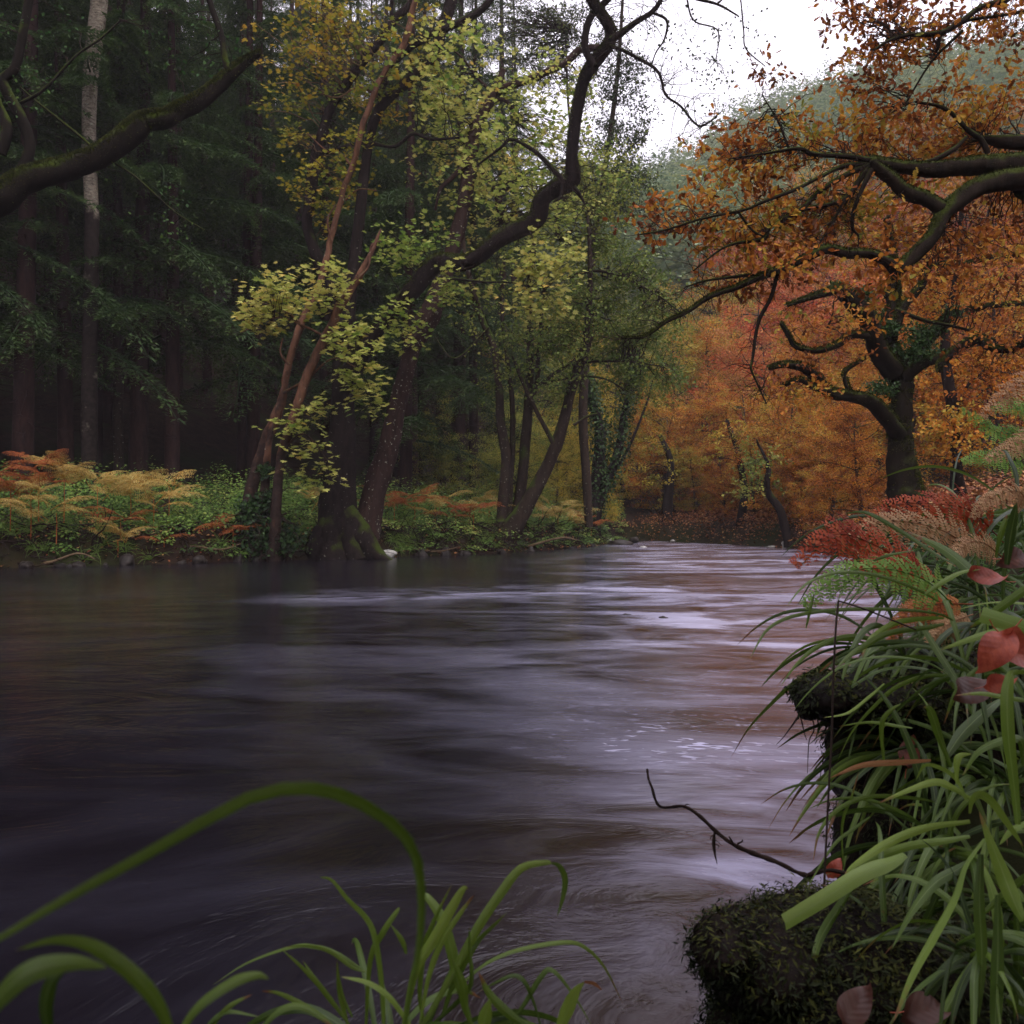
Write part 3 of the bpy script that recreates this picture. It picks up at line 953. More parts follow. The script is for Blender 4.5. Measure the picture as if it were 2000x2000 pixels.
rg = np.random.default_rng(11)
ncon = 0
pts = []
tries = 0
while len(pts) < 165 and tries < 9000:
    tries += 1
    x = rg.uniform(-46, 12); y = rg.uniform(22, 92)
    if x > 1.5 and y < 60: continue
    if x > 4 and y > 60 and x > (1210 - 1000) / FPX * y: continue
    d = float(seg_dist(np.array([x]), np.array([y]), LB)[0])
    if inside(np.array([x]), np.array([y]))[0] or d < 6.5: continue
    if x > 2.5 or (x / y * FPX + 1000 > 1015): continue
    if y < np.interp(x, LB[:, 0], LB[:, 1]): continue
    if any((x - a) ** 2 + (y - b) ** 2 < 3.0 ** 2 for a, b in pts): continue
    pts.append((x, y))
pts.sort(key=lambda p: p[1])
for k, (x, y) in enumerate(pts):
    conifer(x, y, k % 3, rg.uniform(0, 6.28), rg.uniform(.85, 1.15), 'tall dark conifer standing inside the shaded plantation behind the left bank', 'conifers of the dark plantation')


def front_conifer(px, Y, H, lo, n, Lmax, seed, label, a_bias=None):
    x = (px - 1000) / FPX * Y
    z = float(height(x, Y)[0])
    rg = np.random.default_rng(seed)
    r = empty('conifer_tree', (x, Y, z), label, 'tree', 'conifers at the front edge of the plantation')
    p, rr = trunk_pts(H, .25, rg)
    me = mesh('trunk', tubes(p[None], rr[None], 8, .06, seed), M['bark_conifer'], True)
    link('trunk', me, r)
    for (zz, a, L, v, tilt) in bough_layout(rg, H, lo, n, Lmax):
        link('bough', BOUGH[v], r, (0, 0, zz), (0, -tilt + .05, a), (L, L, L))
    return r


front_conifer(-60, 26.0, 22, 4.2, 56, 3.6, 1, 'feathery conifer at the left edge of the picture behind the rust bracken')
front_conifer(120, 28.0, 24, 4.4, 60, 4.0, 2, 'drooping conifer behind the left end of the bracken bank')
front_conifer(330, 29.5, 24, 4.6, 60, 4.0, 3, 'drooping conifer with low boughs hanging left of the orange barked maple')
front_conifer(500, 33.0, 26, 3.4, 60, 3.6, 4, 'conifer behind the leaning orange barked maple')
front_conifer(800, 35.0, 26, 2.2, 62, 3.6, 5, 'conifer with soft green boughs between the spotted trunk and the alder clump')
front_conifer(640, 37.0, 27, 7.0, 56, 3.8, 6, 'conifer rising straight behind the thick forked trunk')
front_conifer(930, 43.0, 28, 4.0, 60, 4.0, 7, 'conifer behind the many stemmed alder')
front_conifer(-330, 24.0, 24, 5.0, 50, 4.0, 9, 'conifer just outside the left edge of the picture')

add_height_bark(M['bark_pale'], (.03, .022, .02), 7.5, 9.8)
# two lichen pale trunks high on the left
for (pts_, w, Y, bk, lb) in (([(176, 900), (174, 700), (178, 420), (174, 250), (182, 120), (196, 0), (205, -200), (215, -700)], (32, 26, 28, 32, 22), 26.8, 'bark_pale', 'straight trunk with pale flaking lichen bark crossing the upper left'),
                            ([(232, 930), (230, 600), (226, 240), (232, 120), (238, 0), (242, -700)], (20, 18, 18, 12), 30.0, 'bark_alder', 'thin greenish trunk just right of the pale lichen trunk')):
    L = limb(pts_, Y, w, jit=.01, seed=3)
    b = P(pts_[0][0], pts_[0][1], Y); b[2] = height(b[0], b[1])[0]
    L[0][0, 2] = b[2] - .2
    root = empty('conifer_tree', b, lb, 'tree', 'pale trunks in the upper left')
    obj('trunk', limb_blocks(L, 12, .07, 5), M[bk], root, smooth=True)
    for k in range(16):
        rg = np.random.default_rng(100 + k)
        i = int(rg.uniform(.45, 1) * (len(L[0]) - 1))
        link('bough', BOUGH[k % 4], root, L[0][i] - b, (0, rg.uniform(-.1, .15), rg.uniform(0, 6.28)), (2.6, 2.6, 2.6))

# ------------------------------------------------------------------ broadleaf background trees
def beech_meshes(seed, mat, H=11, R=4.5, nclump=150, per=180, leaf=.125, low=.5):
    rg = np.random.default_rng(seed)
    m = 10
    t = np.linspace(0, 1, m)
    tp = np.stack([.5 * np.sin(t * 2.2 + seed), .4 * np.sin(t * 3 + seed * 2), t * H * .85 - .4], -1)
    bl = tubes(tp[None], (.2 * (1 - t * .85))[None], 8, .08, seed)
    nb = 40
    k = rg.uniform(.08, .97, nb)
    i = (k * (m - 1)).astype(int)
    a = rg.uniform(0, 6.28, nb)
    L = R * (.55 + .5 * np.sin(k * 3.0)) * rg.uniform(.7, 1.1, nb)
    Pb, Rb = shoots(tp[i], np.stack([np.cos(a), np.sin(a), rg.uniform(-.05, .7, nb)], -1), L, np.full(nb, .045), 9, .24, .02, rg)
    br = tubes(Pb, Rb, 5)
    idx = rg.integers(0, nb, nb * 12); kk = rg.integers(2, 9, nb * 12)
    P2, R2 = shoots(Pb[idx, kk], norm(norm(Pb[idx, 8] - Pb[idx, 0]) + rnd(len(idx), rg) * .9), rg.uniform(.6, 1.7, len(idx)), np.full(len(idx), .016), 6, .2, -.04, rg)
    br += tubes(P2, R2, 3)
    li = np.repeat(np.arange(len(idx)), nclump * per // len(idx))
    f = rg.uniform(.2, 1, len(li)) * 4.999; i0 = f.astype(int); fr = (f - i0)[:, None]
    pos = P2[li, i0] * (1 - fr) + P2[li, i0 + 1] * fr + rg.normal(size=(len(li), 3)) * np.array([.22, .22, .10])
    pos[:, 2] = np.maximum(pos[:, 2], low * rg.uniform(.4, 1.2, len(pos)))
    ct = rg.uniform(-.1, 1.1, len(idx))
    ti = np.clip(ct[li] + rg.normal(size=len(li)) * .15, 0, 1)
    lv = leaves(pos, rg.uniform(.6, 1.3, len(li)) * leaf, T_simple(.32), norm(np.array([0, 0, .9]) + rnd(len(li), rg) * .7), rnd(len(li), rg) + np.array([0, 0, -.3]), ti)
    return mesh('trunk', bl, M['bark_beech'], True), mesh('branches', br, M['bark_beech']), mesh('foliage', lv, mat)


BE = {'red': [beech_meshes(s, M['beech_red']) for s in (1, 2)],
      'orange': [beech_meshes(s, M['beech_orange']) for s in (3, 4)],
      'yellow': [beech_meshes(s, M['beech_yellow']) for s in (5, 6)],
      'green': [beech_meshes(s, M['beech_green']) for s in (7,)]}


def beech(px, Y, pz, kind, v, sc, rz, label, group='autumn trees beyond the river', scz=None):
    x = (px - 1000) / FPX * Y
    z = float(height(x, Y)[0]) if pz is None else pz
    r = empty('beech_tree', (x, Y, z), label, 'tree', group)
    r.rotation_euler = (0, 0, rz); r.scale = (sc, sc, scz or sc)
    a, b, c = BE[kind][v % len(BE[kind])]
    link('trunk', a, r); link('branches', b, r); o = link('foliage', c, r)
    return r


bg_trees = [
    # px, Y, kind, scale, label
    (1110, 46, 'yellow', .55, 'small yellow beech behind the lean stem of the alder'),
    (1215, 53, 'yellow', .75, 'yellow olive beech beyond the ivy clad trunk at the river bend'),
    (1290, 50, 'orange', .60, 'amber beech at the far river bend'),
    (1300, 60, 'yellow', .9, 'golden beech further up the far bank'),
    (1385, 50, 'orange', .58, 'amber brown beech on the far bank left of the brighter orange beeches'),
    (1370, 58, 'orange', .9, 'rust beech behind the amber brown one at the bend'),
    (1440, 45, 'orange', .6, 'orange beech leaning over the far waterline'),
    (1500, 52, 'red', .85, 'red beech high behind the far waterline'),
    (1560, 38, 'orange', .56, 'bright orange beech low over the pale riverside stone'),
    (1470, 62, 'red', 1.05, 'tall red beech seen through the hanging oak twigs'),
    (1590, 47, 'orange', .8, 'orange beech left of the mossy oak trunk'),
    (1610, 57, 'red', 1.1, 'crimson beech filling the gap left of the mossy oak'),
    (1640, 34, 'orange', .50, 'low amber beech just left of the mossy oak trunk'),
    (1700, 42, 'orange', .8, 'orange beech straight behind the mossy oak trunk'),
    (1720, 52, 'red', 1.05, 'red beech above and behind the mossy oak'),
    (1800, 36, 'orange', .75, 'rust coloured beech right of the mossy oak trunk'),
    (1830, 48, 'red', 1.0, 'dusky red beech between the oak and the right edge'),
    (1900, 40, 'orange', .9, 'brown orange beech near the right edge'),
    (1960, 32, 'orange', .8, 'dark russet beech at the right edge'),
    (2040, 42, 'red', 1.0, 'red brown beech cut by the right edge'),
    (1350, 47.5, 'yellow', .36, 'low gold beech sapling overhanging the head of the bend'),
    (1410, 43.5, 'orange', .34, 'low russet sapling on the far waterline left of the crooked trunk'),
    (1475, 40.5, 'orange', .38, 'low orange sapling on the far waterline right of the crooked trunk'),
    (1575, 35.5, 'orange', .36, 'low orange sapling overhanging the white boulder'),
    (1620, 30, 'orange', .34, 'low rust sapling at the waterline behind the red fern'),
    (1680, 26, 'orange', .36, 'low rusty sapling at the foot of the gnarled oak'),
    (1380, 75, 'yellow', 1.1, 'pale gold tree on the lower hill slope'),
    (1300, 84, 'green', .8, 'olive tree on the lower hill slope'),
    (1460, 82, 'red', 1.3, 'pinkish red beech on the lower hill slope'),
    (1550, 78, 'red', 1.3, 'rose red beech on the slope above the others'),
    (1640, 80, 'orange', 1.3, 'orange beech on the slope behind the oak limb'),
    (1740, 74, 'orange', 1.35, 'amber beech high on the slope behind the oak limb'),
    (1840, 72, 'red', 1.35, 'red beech high on the slope at the right'),
    (1940, 66, 'orange', 1.35, 'orange beech high on the slope near the right edge'),
    (2060, 64, 'orange', 1.3, 'orange beech high on the slope cut by the right edge'),
    (1050, 52, 'green', .9, 'olive green tree behind the middle stems of the alder'),
    (1090, 60, 'yellow', 1.1, 'yellow green tree behind the right hand stem of the alder'),
    (1170, 66, 'green', 1.2, 'grey olive tree behind the ivy clad trunk'),
    (1240, 88, 'green', .9, 'pale olive tree at the left foot of the misty hill'),
    (1235, 70, 'green', 1.0, 'grey green tree at the foot of the misty hill'),
    (1420, 100, 'green', 1.4, 'pale green tree on the misty hillside'),
    (1560, 98, 'orange', 1.5, 'faded orange tree on the misty hillside'),
    (1700, 98, 'red', 1.6, 'red tree standing up against the misty conifers'),
    (1850, 95, 'orange', 1.6, 'faded amber tree against the misty conifers'),
    (1960, 90, 'orange', 1.5, 'faded amber tree against the misty conifers at the right edge'),
]
for k, (px, Y, kd, sc, lb) in enumerate(bg_trees):
    beech(px, Y, None, kd, k, sc, k * 1.7, lb)

SHADE_CAN = beech_meshes(17, M['beech_orange'], H=13, R=6.0, nclump=110, per=170, leaf=.13, low=5.2)  # crown for unseen beeches added behind the camera to darken the foreground
for k, (x, y, lb) in enumerate([(3.6, -2.0, 'unseen beech added behind the camera on the right bank for shade'), (-2.0, -4.5, 'unseen beech added behind the camera to the left for shade'), (1.0, -8.5, 'unseen beech added further back behind the camera for shade'), (-8, -8.5, 'unseen beech added on the near bank downstream of the camera for shade')]):
    z = float(height(x, y)[0])
    r = empty('beech_tree', (x, y, z), lb, 'tree', 'unseen beeches added to shade the near bank')
    r.rotation_euler = (0, 0, k * 1.3)
    for me in SHADE_CAN:
        link(me.name.split('.')[0], me, r)

# low yellow saplings in the forest gap on the left bank near the bend
for k, (px, Y, kd, sc, lb) in enumerate([(1085, 40, 'yellow', .34, 'low yellow sapling right of the alder base'), (1010, 38, 'green', .42, 'olive sapling behind the alder stems'), (860, 36, 'green', .36, 'green sapling between the spotted trunk and the alder'),
                                         (1150, 44, 'yellow', .4, 'bright yellow sapling behind the ivy clad trunk')]):
    beech(px, Y, None, kd, k, sc, k * 2.1 + 1, lb, 'saplings on the left bank')

# ------------------------------------------------------------------ far hill wood
def hill_wood():
    rg = np.random.default_rng(21)
    n = 5200
    Y = rg.uniform(84, 232, n) ; px = rg.uniform(1080, 2350, n)
    x = (px - 1000) / FPX * Y
    z = height(x, Y)
    dec = (rg.random(n) < np.clip(.55 - (Y - 90) / 90, .03, .5)) & (px > 1350)
    pos, nr, dr, sz, ti = [], [], [], [], []
    def build(sel, dec_):
        X, Yy, Z = x[sel], Y[sel], z[sel]; k = len(X)
        H = rg.uniform(9, 17, k) * (.6 if dec_ else 1.0)
        per = 46
        u = rg.uniform(0, 1, (k, per)) ** .8
        a = rg.uniform(0, 6.28, (k, per))
        rad = (1 - u) * (2.6 if not dec_ else 0) + (np.sqrt(np.clip(1 - (u * 2 - 1) ** 2, 0, 1)) * 3.2 if dec_ else .1)
        rr = rad * rg.uniform(.35, 1.1, (k, per))
        p = np.stack([X[:, None] + rr * np.cos(a), Yy[:, None] + rr * np.sin(a), Z[:, None] + H[:, None] * (.12 + .88 * u)], -1).reshape(-1, 3)
        d = np.stack([np.cos(a), np.sin(a), np.full_like(a, -.55 if not dec_ else .1)], -1).reshape(-1, 3)
        s = ((1.9 * (1 - u) + .55) * (1.0 if not dec_ else .7)).reshape(-1) * rg.uniform(.6, 1.2, k * per)
        nn = norm(np.array([0, 0, 1.0]) + rnd(k * per, rg) * .5)
        base = rg.uniform(-.25, .95, k)
        tt = np.clip(np.repeat(base, per) + rg.normal(size=k * per) * .15, 0, 1)
        return leaves(p, s, T_simple(.22 if not dec_ else .4), nn, d, tt)
    o = obj('far_conifer_wood', build(~dec, False), M['conifer_hazed'])
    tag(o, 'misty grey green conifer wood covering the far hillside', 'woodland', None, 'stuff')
    o = obj('far_autumn_wood', build(dec, True), M['beech_orange'])
    tag(o, 'faded autumn broadleaf wood among the conifers on the far hillside', 'woodland', None, 'stuff')


hill_wood()

# ------------------------------------------------------------------ traced trees of the left bank
# the limb reaching in from the left edge
YL = 17.0
A = [limb([(-520, 1090), (-500, 900), (-480, 700), (-430, 560), (-300, 500)], (16.5, 16.8), (130, 95, 85, 70, 60), jit=.01),
     limb([(-300, 500), (-120, 440), (0, 391), (47, 355), (145, 326), (203, 301), (264, 254), (283, 239), (326, 232), (351, 217), (399, 192), (464, 134), (507, 105)], (16.8, 18.2), (60, 58, 54, 52, 46, 44, 44, 40, 36, 34, 32, 22, 9)),
     limb([(448, 142), (440, 120), (431, 65), (409, 0), (380, -120)], 18, (15, 13, 12, 8)),
     limb([(36, 344), (58, 290), (43, 235), (14, 181), (7, 156), (29, 134), (40, 90), (56, 0), (70, -100)], 17.2, (20, 20, 22, 20, 18, 17, 17, 14)),
     limb([(0, 300), (14, 250), (-5, 200), (-30, 120)], 16.9, (24, 18, 14)),
     limb([(185, 292), (145, 257), (72, 199), (40, 170)], 17.6, (6, 5, 3)),
     limb([(40, 202), (87, 174), (145, 112), (196, 76), (235, 40)], 17.3, (7, 5, 3)),
     limb([(225, 319), (268, 348), (340, 413), (400, 450)], 17.6, (5, 4, 2))]
b = np.array([A[0][0][0][0], 16.5, 0]); b[2] = height(b[0], b[1])[0]
A[0][0][0, 2] = b[2] - .3
ra = traced_tree('oak_tree', b, 'dark tree reaching in from the left edge with a thick moss topped limb', 'tree', A, M['bark_mossy'], 10, sides=14)
mo = moss_on(A[1:2], np.random.default_rng(4), 1500, .05)
o = obj('moss', leaves(mo[0], mo[3], T_simple(.18), mo[1], mo[2], mo[4]), M['moss'], ra); o['kind'] = 'stuff'
tw, rc = crown([(60, 120, 90, 120, 17.4, 1.2, 26, 0, .5), (380, 90, 110, 80, 18, 1.2, 16, 0, .5), (330, 420, 120, 60, 17.6, .6, 8, .2, .6)], A[1:], np.random.default_rng(5), .3, 4, None, .07, leaf_per=2, twig_r=.006)
o = obj('twigs', tw, M['bark_plain'], ra); o['kind'] = 'stuff'
put_leaves(ra, rc, T_oval(.36), M['leaf_green'], np.random.default_rng(6))

# maple D : orange barked leaning stems
YD = 23.8
D = [limb([(468, 1110), (480, 1062), (486, 1000), (507, 894), (543, 804), (554, 767), (565, 713), (594, 641), (634, 550), (652, 471), (674, 391), (693, 333), (715, 250), (737, 188), (770, 120), (795, 83), (809, 22), (830, -60)], (YD, 25), (38, 30, 26, 20, 18, 13, 15, 12, 13, 11, 11, 10, 12, 12, 13, 11, 9), jit=.022),
     limb([(532, 1110), (535, 1075), (538, 1032), (541, 912), (554, 858), (575, 800), (594, 742), (638, 659), (663, 604), (700, 543), (744, 449)], (YD - .3, 23.0), (30, 26, 21, 17, 16, 19, 17, 20, 14, 4), jit=.022),
     limb([(508, 1110), (510, 1065), (515, 985), (520, 900), (530, 830)], YD - .2, (34, 26, 16, 10), jit=.01),
     limb([(594, 641), (560, 610), (500, 590), (462, 600)], (24, 22.6), (6, 4, 2)),
     limb([(638, 659), (600, 640), (540, 620), (470, 650)], (23.2, 22), (6, 4, 2)),
     limb([(554, 767), (600, 740), (650, 700), (700, 720)], (24, 22.5), (6, 4, 2)),
     limb([(541, 912), (570, 860), (600, 850), (640, 900)], (23.6, 22.5), (5, 4, 2))]
b = np.array([D[0][0][3][0] + .2, YD, .35])
D += [limb([(648, 471), (640, 430), (655, 400)], 24.4, (5, 4, 2)), limb([(700, 543), (720, 520), (725, 480), (745, 470)], 23, (5, 4, 2)), limb([(674, 391), (700, 370), (735, 372)], 24.6, (5, 3, 2)), limb([(565, 713), (548, 690), (552, 660)], 24, (6, 4, 2)), limb([(693, 333), (665, 300), (640, 296), (600, 260)], 24.7, (6, 4, 3, 2)), limb([(737, 188), (700, 170), (660, 190), (620, 180)], 25, (6, 4, 3, 2))]
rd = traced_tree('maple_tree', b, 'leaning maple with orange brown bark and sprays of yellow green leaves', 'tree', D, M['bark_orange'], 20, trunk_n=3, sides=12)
rg = np.random.default_rng(31)
regD = [(555, 575, 75, 35, 22.4, .8, 20, .35, .75), (500, 630, 60, 22, 22.2, .5, 12, .4, .75), (690, 680, 60, 60, 22.6, .9, 20, .25, .6), (720, 760, 35, 60, 22.6, .6, 9, .3, .6),
        (590, 820, 70, 50, 22.8, .7, 12, .3, .6), (610, 930, 60, 60, 22.8, .5, 7, .3, .6), (640, 560, 60, 50, 23, 1, 14, .3, .7)]
tw, rc = crown(regD, D, rg, .36, 6, None, .165, up=1.6, leaf_per=3, twig_r=.006, maxlen=4)
o = obj('twigs', tw, M['bark_plain'], rd); o['kind'] = 'stuff'
put_leaves(rd, rc, T_maple(), M['maple_yellow'], rg, indiv=300)

rec = []
for q, (cx, cy, rr_, n) in enumerate(((490, 1000, 34, 500), (525, 980, 30, 400), (505, 1050, 60, 900), (520, 920, 18, 160), (560, 1050, 40, 500))):
    c = P(cx, cy, YD - .35); s_ = rr_ / FPX * YD
    rec.append((c + rnd(n, rg) * s_ * rg.uniform(.2, 1, (n, 1)) * np.array([1, .5, 1]), norm(rnd(n, rg) + np.array([0, -.6, .5])), rnd(n, rg), rg.uniform(.05, .12, n), rg.uniform(0, .9, n)))
rec = [np.concatenate([a[k] for a in rec]) for k in range(5)]
o = obj('ivy', leaves(rec[0], rec[3], T_oval(.36), rec[1], rec[2], rec[4]), M['ivy'], rd); o['kind'] = 'stuff'
n = 150
st = np.array([P(rg.uniform(455, 560), rg.uniform(1000, 1090), YD - .2) for _ in range(n)])
Ps, Rs = shoots(st, rnd(n, rg) * np.array([1, .5, .6]) + np.array([0, -.3, -.5]), rg.uniform(.4, 1.3, n), rg.uniform(.008, .03, n), 8, .25, -.1, rg)
o = obj('roots', tubes(Ps, Rs, 4), M['bark_plain'], rd); o['kind'] = 'stuff'

# tree E : thick forked trunk with the long mossy limb over the river
YE = 25.0
E = [limb([(662, 1105), (660, 1040), (664, 960), (668, 850), (672, 750), (676, 660), (668, 600), (628, 520), (603, 450), (609, 380), (617, 319), (630, 261), (652, 203), (693, 145), (733, 94), (770, 43), (809, 0), (850, -80)], (YE, 26), (118, 84, 62, 50, 47, 50, 36, 26, 22, 20, 21, 19, 18, 18, 17, 16, 15, 12), m=90, jit=.008),
     limb([(672, 740), (704, 695), (722, 666), (759, 616), (809, 565), (853, 514), (904, 514), (940, 496), (976, 467), (1045, 431), (1059, 391), (1085, 370), (1117, 351), (1117, 308), (1125, 235), (1139, 163), (1157, 127), (1193, 80), (1186, 47), (1154, 0), (1120, -60)], (24.6, 21.5), (40, 34, 32, 32, 34, 34, 32, 32, 31, 35, 32, 30, 32, 22, 23, 21, 24, 24, 20, 18, 14), m=110),
     limb([(676, 660), (686, 560), (700, 450), (712, 320), (730, 232), (751, 199), (795, 159), (846, 116), (860, 69), (875, 22), (890, -30)], (25, 26), (28, 24, 22, 20, 20, 20, 22, 24, 22, 22, 20), jit=.008),
     limb([(1193, 80), (1240, 45), (1273, 24), (1290, 0), (1294, -30)], 21.6, (14, 11, 9, 7)),
     limb([(1273, 24), (1302, 40), (1298, 76), (1280, 105), (1270, 140)], 21.6, (6, 5, 3, 2)),
     limb([(1160, 130), (1145, 100), (1143, 72), (1154, 33), (1186, 0), (1210, -30)], 21.8, (16, 14, 13, 14, 12)),
     limb([(1190, 90), (1215, 98), (1266, 125), (1288, 145), (1300, 185), (1330, 208), (1365, 246), (1401, 228)], 21.5, (7, 7, 6, 5, 5, 4, 3)),
     limb([(1103, 355), (1059, 308), (1030, 286), (998, 272), (976, 290), (933, 322)], (22.3, 23), (10, 9, 8, 7, 5, 4)),
     limb([(620, 305), (650, 293), (712, 279), (770, 286), (806, 261), (842, 272), (904, 268)], (25.6, 24.5), (9, 8, 8, 7, 6, 4)),
     limb([(737, 188), (780, 110), (838, 69), (882, 51), (933, 25), (958, 0), (990, -40)], (25.6, 25), (12, 15, 16, 14, 13, 12, 9)),
     limb([(1120, 365), (1135, 385), (1142, 400)], 21.9, (12, 6, 3)),
     limb([(1100, 360), (1095, 385), (1080, 395)], 22.0, (10, 6, 3)),
     limb([(853, 540), (940, 550), (1000, 552), (1060, 570)], (23.4, 23), (6, 5, 3, 2)),
     limb([(770, 43), (764, 20), (768, -20)], 25.8, (9, 8, 6)),
     limb([(1154, 0), (1260, -60), (1340, -10), (1400, 8), (1440, 30)], (21.6, 20.8), (10, 8, 6, 3)),
     limb([(1340, -10), (1355, 40), (1402, 60), (1398, 120)], 21, (4, 3, 2)),
     limb([(1400, 8), (1440, -20), (1452, 55), (1457, 95), (1495, 130)], 21, (4, 3, 3, 2)),
     ]
b = np.array([E[0][0][2][0], YE, .2])
re_ = traced_tree('sycamore_tree', b, 'thick dark forked trunk whose long mossy limb snakes up against the sky', 'tree', E, M['bark_dark'], 40, trunk_n=1, sides=16)
# buttress roots at its foot
for k, (x2, y2, w) in enumerate([(612, 1092, 40), (640, 1105, 46), (700, 1102, 50), (742, 1090, 30)]):
    L = limb([(665, 990), ((665 + x2) / 2, 1045), (x2, y2), (x2 + (x2 - 665) * .4, y2 + 10)], (YE, YE - .6), (40, 52, w, 10))
    obj('root', limb_blocks(L, 9, .12, k + 60), M['bark_dark'], re_, smooth=True)
mo = moss_on(E[1:2], np.random.default_rng(8), 900, .045)
o = obj('moss', leaves(mo[0], mo[3], T_simple(.18), mo[1], mo[2], mo[4]), M['moss'], re_); o['kind'] = 'stuff'
rg = np.random.default_rng(32)
tw, rc = crown([(700, 120, 190, 150, 25.5, 2.5, 60, .1, .75), (560, 170, 70, 150, 25, 1.5, 14, .1, .6), (640, 330, 90, 120, 25, 1.5, 30, .1, .6), (590, 30, 110, 60, 25, 2, 18, .2, .9)],
               [E[0], E[2], E[8], E[9], D[0]], rg, .42, 6, None, .125, up=1.1, leaf_per=4, twig_r=.008)
o = obj('twigs', tw, M['twig_tan'], re_); o['kind'] = 'stuff'
put_leaves(re_, rc, T_maple(), M['maple_rust'], rg, indiv=150)
tw, rc = crown([(1060, 560, 60, 70, 23, .8, 30, .35, .7), (1090, 500, 60, 50, 22.8, .8, 14, .3, .6), (1000, 330, 120, 100, 24, 1.2, 30, .1, .55), (880, 150, 130, 120, 24.5, 1.5, 38, .1, .65),
                (800, 480, 90, 60, 24, 1.0, 22, 0, .3), (900, 560, 60, 60, 23.6, .8, 12, .1, .5), (760, 640, 60, 40, 23.6, .8, 12, .1, .4)],
               E[1:], rg, .4, 6, None, .145, up=1.3, leaf_per=3, twig_r=.006)
o = obj('twigs', tw, M['bark_plain'], re_); o['kind'] = 'stuff'
put_leaves(re_, rc, T_maple(), M['maple_yellow'], rg, indiv=150)
tw, rc = crown([(1410, 80, 90, 110, 21, .7, 46, .1, .5), (1310, 60, 60, 60, 21.4, .5, 14, .1, .5), (1380, 190, 50, 60, 21, .5, 8, .1, .5)], E[14:] + [E[6], E[3]], rg, .3, 3, None, .075, up=.1, leaf_per=2, droop=-.35, twig_r=.004)
o = obj('twigs', tw, M['bark_plain'], re_); o['kind'] = 'stuff'
put_leaves(re_, rc, T_oval(.33), M['leaf_sky'], rg)

LPe = np.concatenate([E[1][0][25:]] + [E[q][0] for q in (3, 5, 6, 7, 8, 9, 10)] + [E[0][0][50:], E[2][0][20:]])
n = 520
st = LPe[rg.integers(0, len(LPe), n)]
Ps, Rs = shoots(st, rnd(n, rg) + np.array([.1, 0, .1]), rg.uniform(.3, 1.5, n), rg.uniform(.006, .014, n), 8, .26, -.02, rg)
i2 = np.repeat(np.arange(n), 3); k2 = rg.integers(2, 7, n * 3)
P2, R2 = shoots(Ps[i2, k2], norm(Ps[i2, 7] - Ps[i2, 0]) + rnd(n * 3, rg) * .8, rg.uniform(.2, .7, n * 3), np.full(n * 3, .005), 5, .25, -.04, rg)
o = obj('twigs', tubes(Ps, Rs, 3) + tubes(P2, R2, 3), M['bark_plain'], re_); o['kind'] = 'stuff'

# tree H : lichen spotted leaning trunk
YH = 25.6
Hh = [limb([(705, 1100), (712, 1050), (730, 967), (759, 876), (773, 804), (791, 731), (806, 677), (838, 622), (862, 566), (896, 453), (911, 380), (918, 308), (933, 246), (962, 192), (976, 156), (982, 136)], (YH, 26.4), (84, 62, 46, 40, 34, 34, 34, 40, 36, 30, 26, 24, 24, 20, 14, 10), m=80, jit=.006),
      limb([(966, 185), (985, 172), (1041, 152), (1103, 123), (1132, 98), (1160, 94), (1186, 91)], (26.3, 25.5), (16, 15, 15, 15, 14, 13, 11)),
      limb([(800, 680), (790, 655), (792, 645)], 25.6, (16, 14, 10)),
      limb([(962, 197), (985, 195), (1005, 216), (1003, 230)], 26.2, (7, 8, 7, 3)),
      limb([(950, 170), (930, 150), (900, 110), (870, 90)], 26.2, (6, 5, 4, 3)),
      limb([(930, 322), (950, 345), (965, 365), (970, 400), (975, 430)], 26, (7, 6, 6, 5, 3)),
      limb([(911, 320), (880, 350), (860, 370), (850, 410)], 26, (12, 9, 7, 5))]
b = np.array([Hh[0][0][2][0], YH, .3])
rh = traced_tree('alder_tree', b, 'leaning purple brown trunk flecked with pale lichen beside the thick forked trunk', 'tree', Hh, M['bark_spot'], 70, sides=14)
rg = np.random.default_rng(33)
tw, rc = crown([(1030, 220, 130, 130, 26.5, 1.6, 54, .1, .7), (960, 400, 120, 110, 26.4, 1.4, 48, .15, .8), (880, 260, 90, 120, 26.6, 1.4, 50, .2, .8), (1130, 330, 80, 160, 26, 1.5, 46, .1, .6)],
               Hh, rg, .42, 6, None, .12, up=1.1, leaf_per=4, twig_r=.007)
o = obj('twigs', tw, M['bark_plain'], rh); o['kind'] = 'stuff'
put_leaves(rh, rc, T_maple(), M['maple_yellow'], rg)
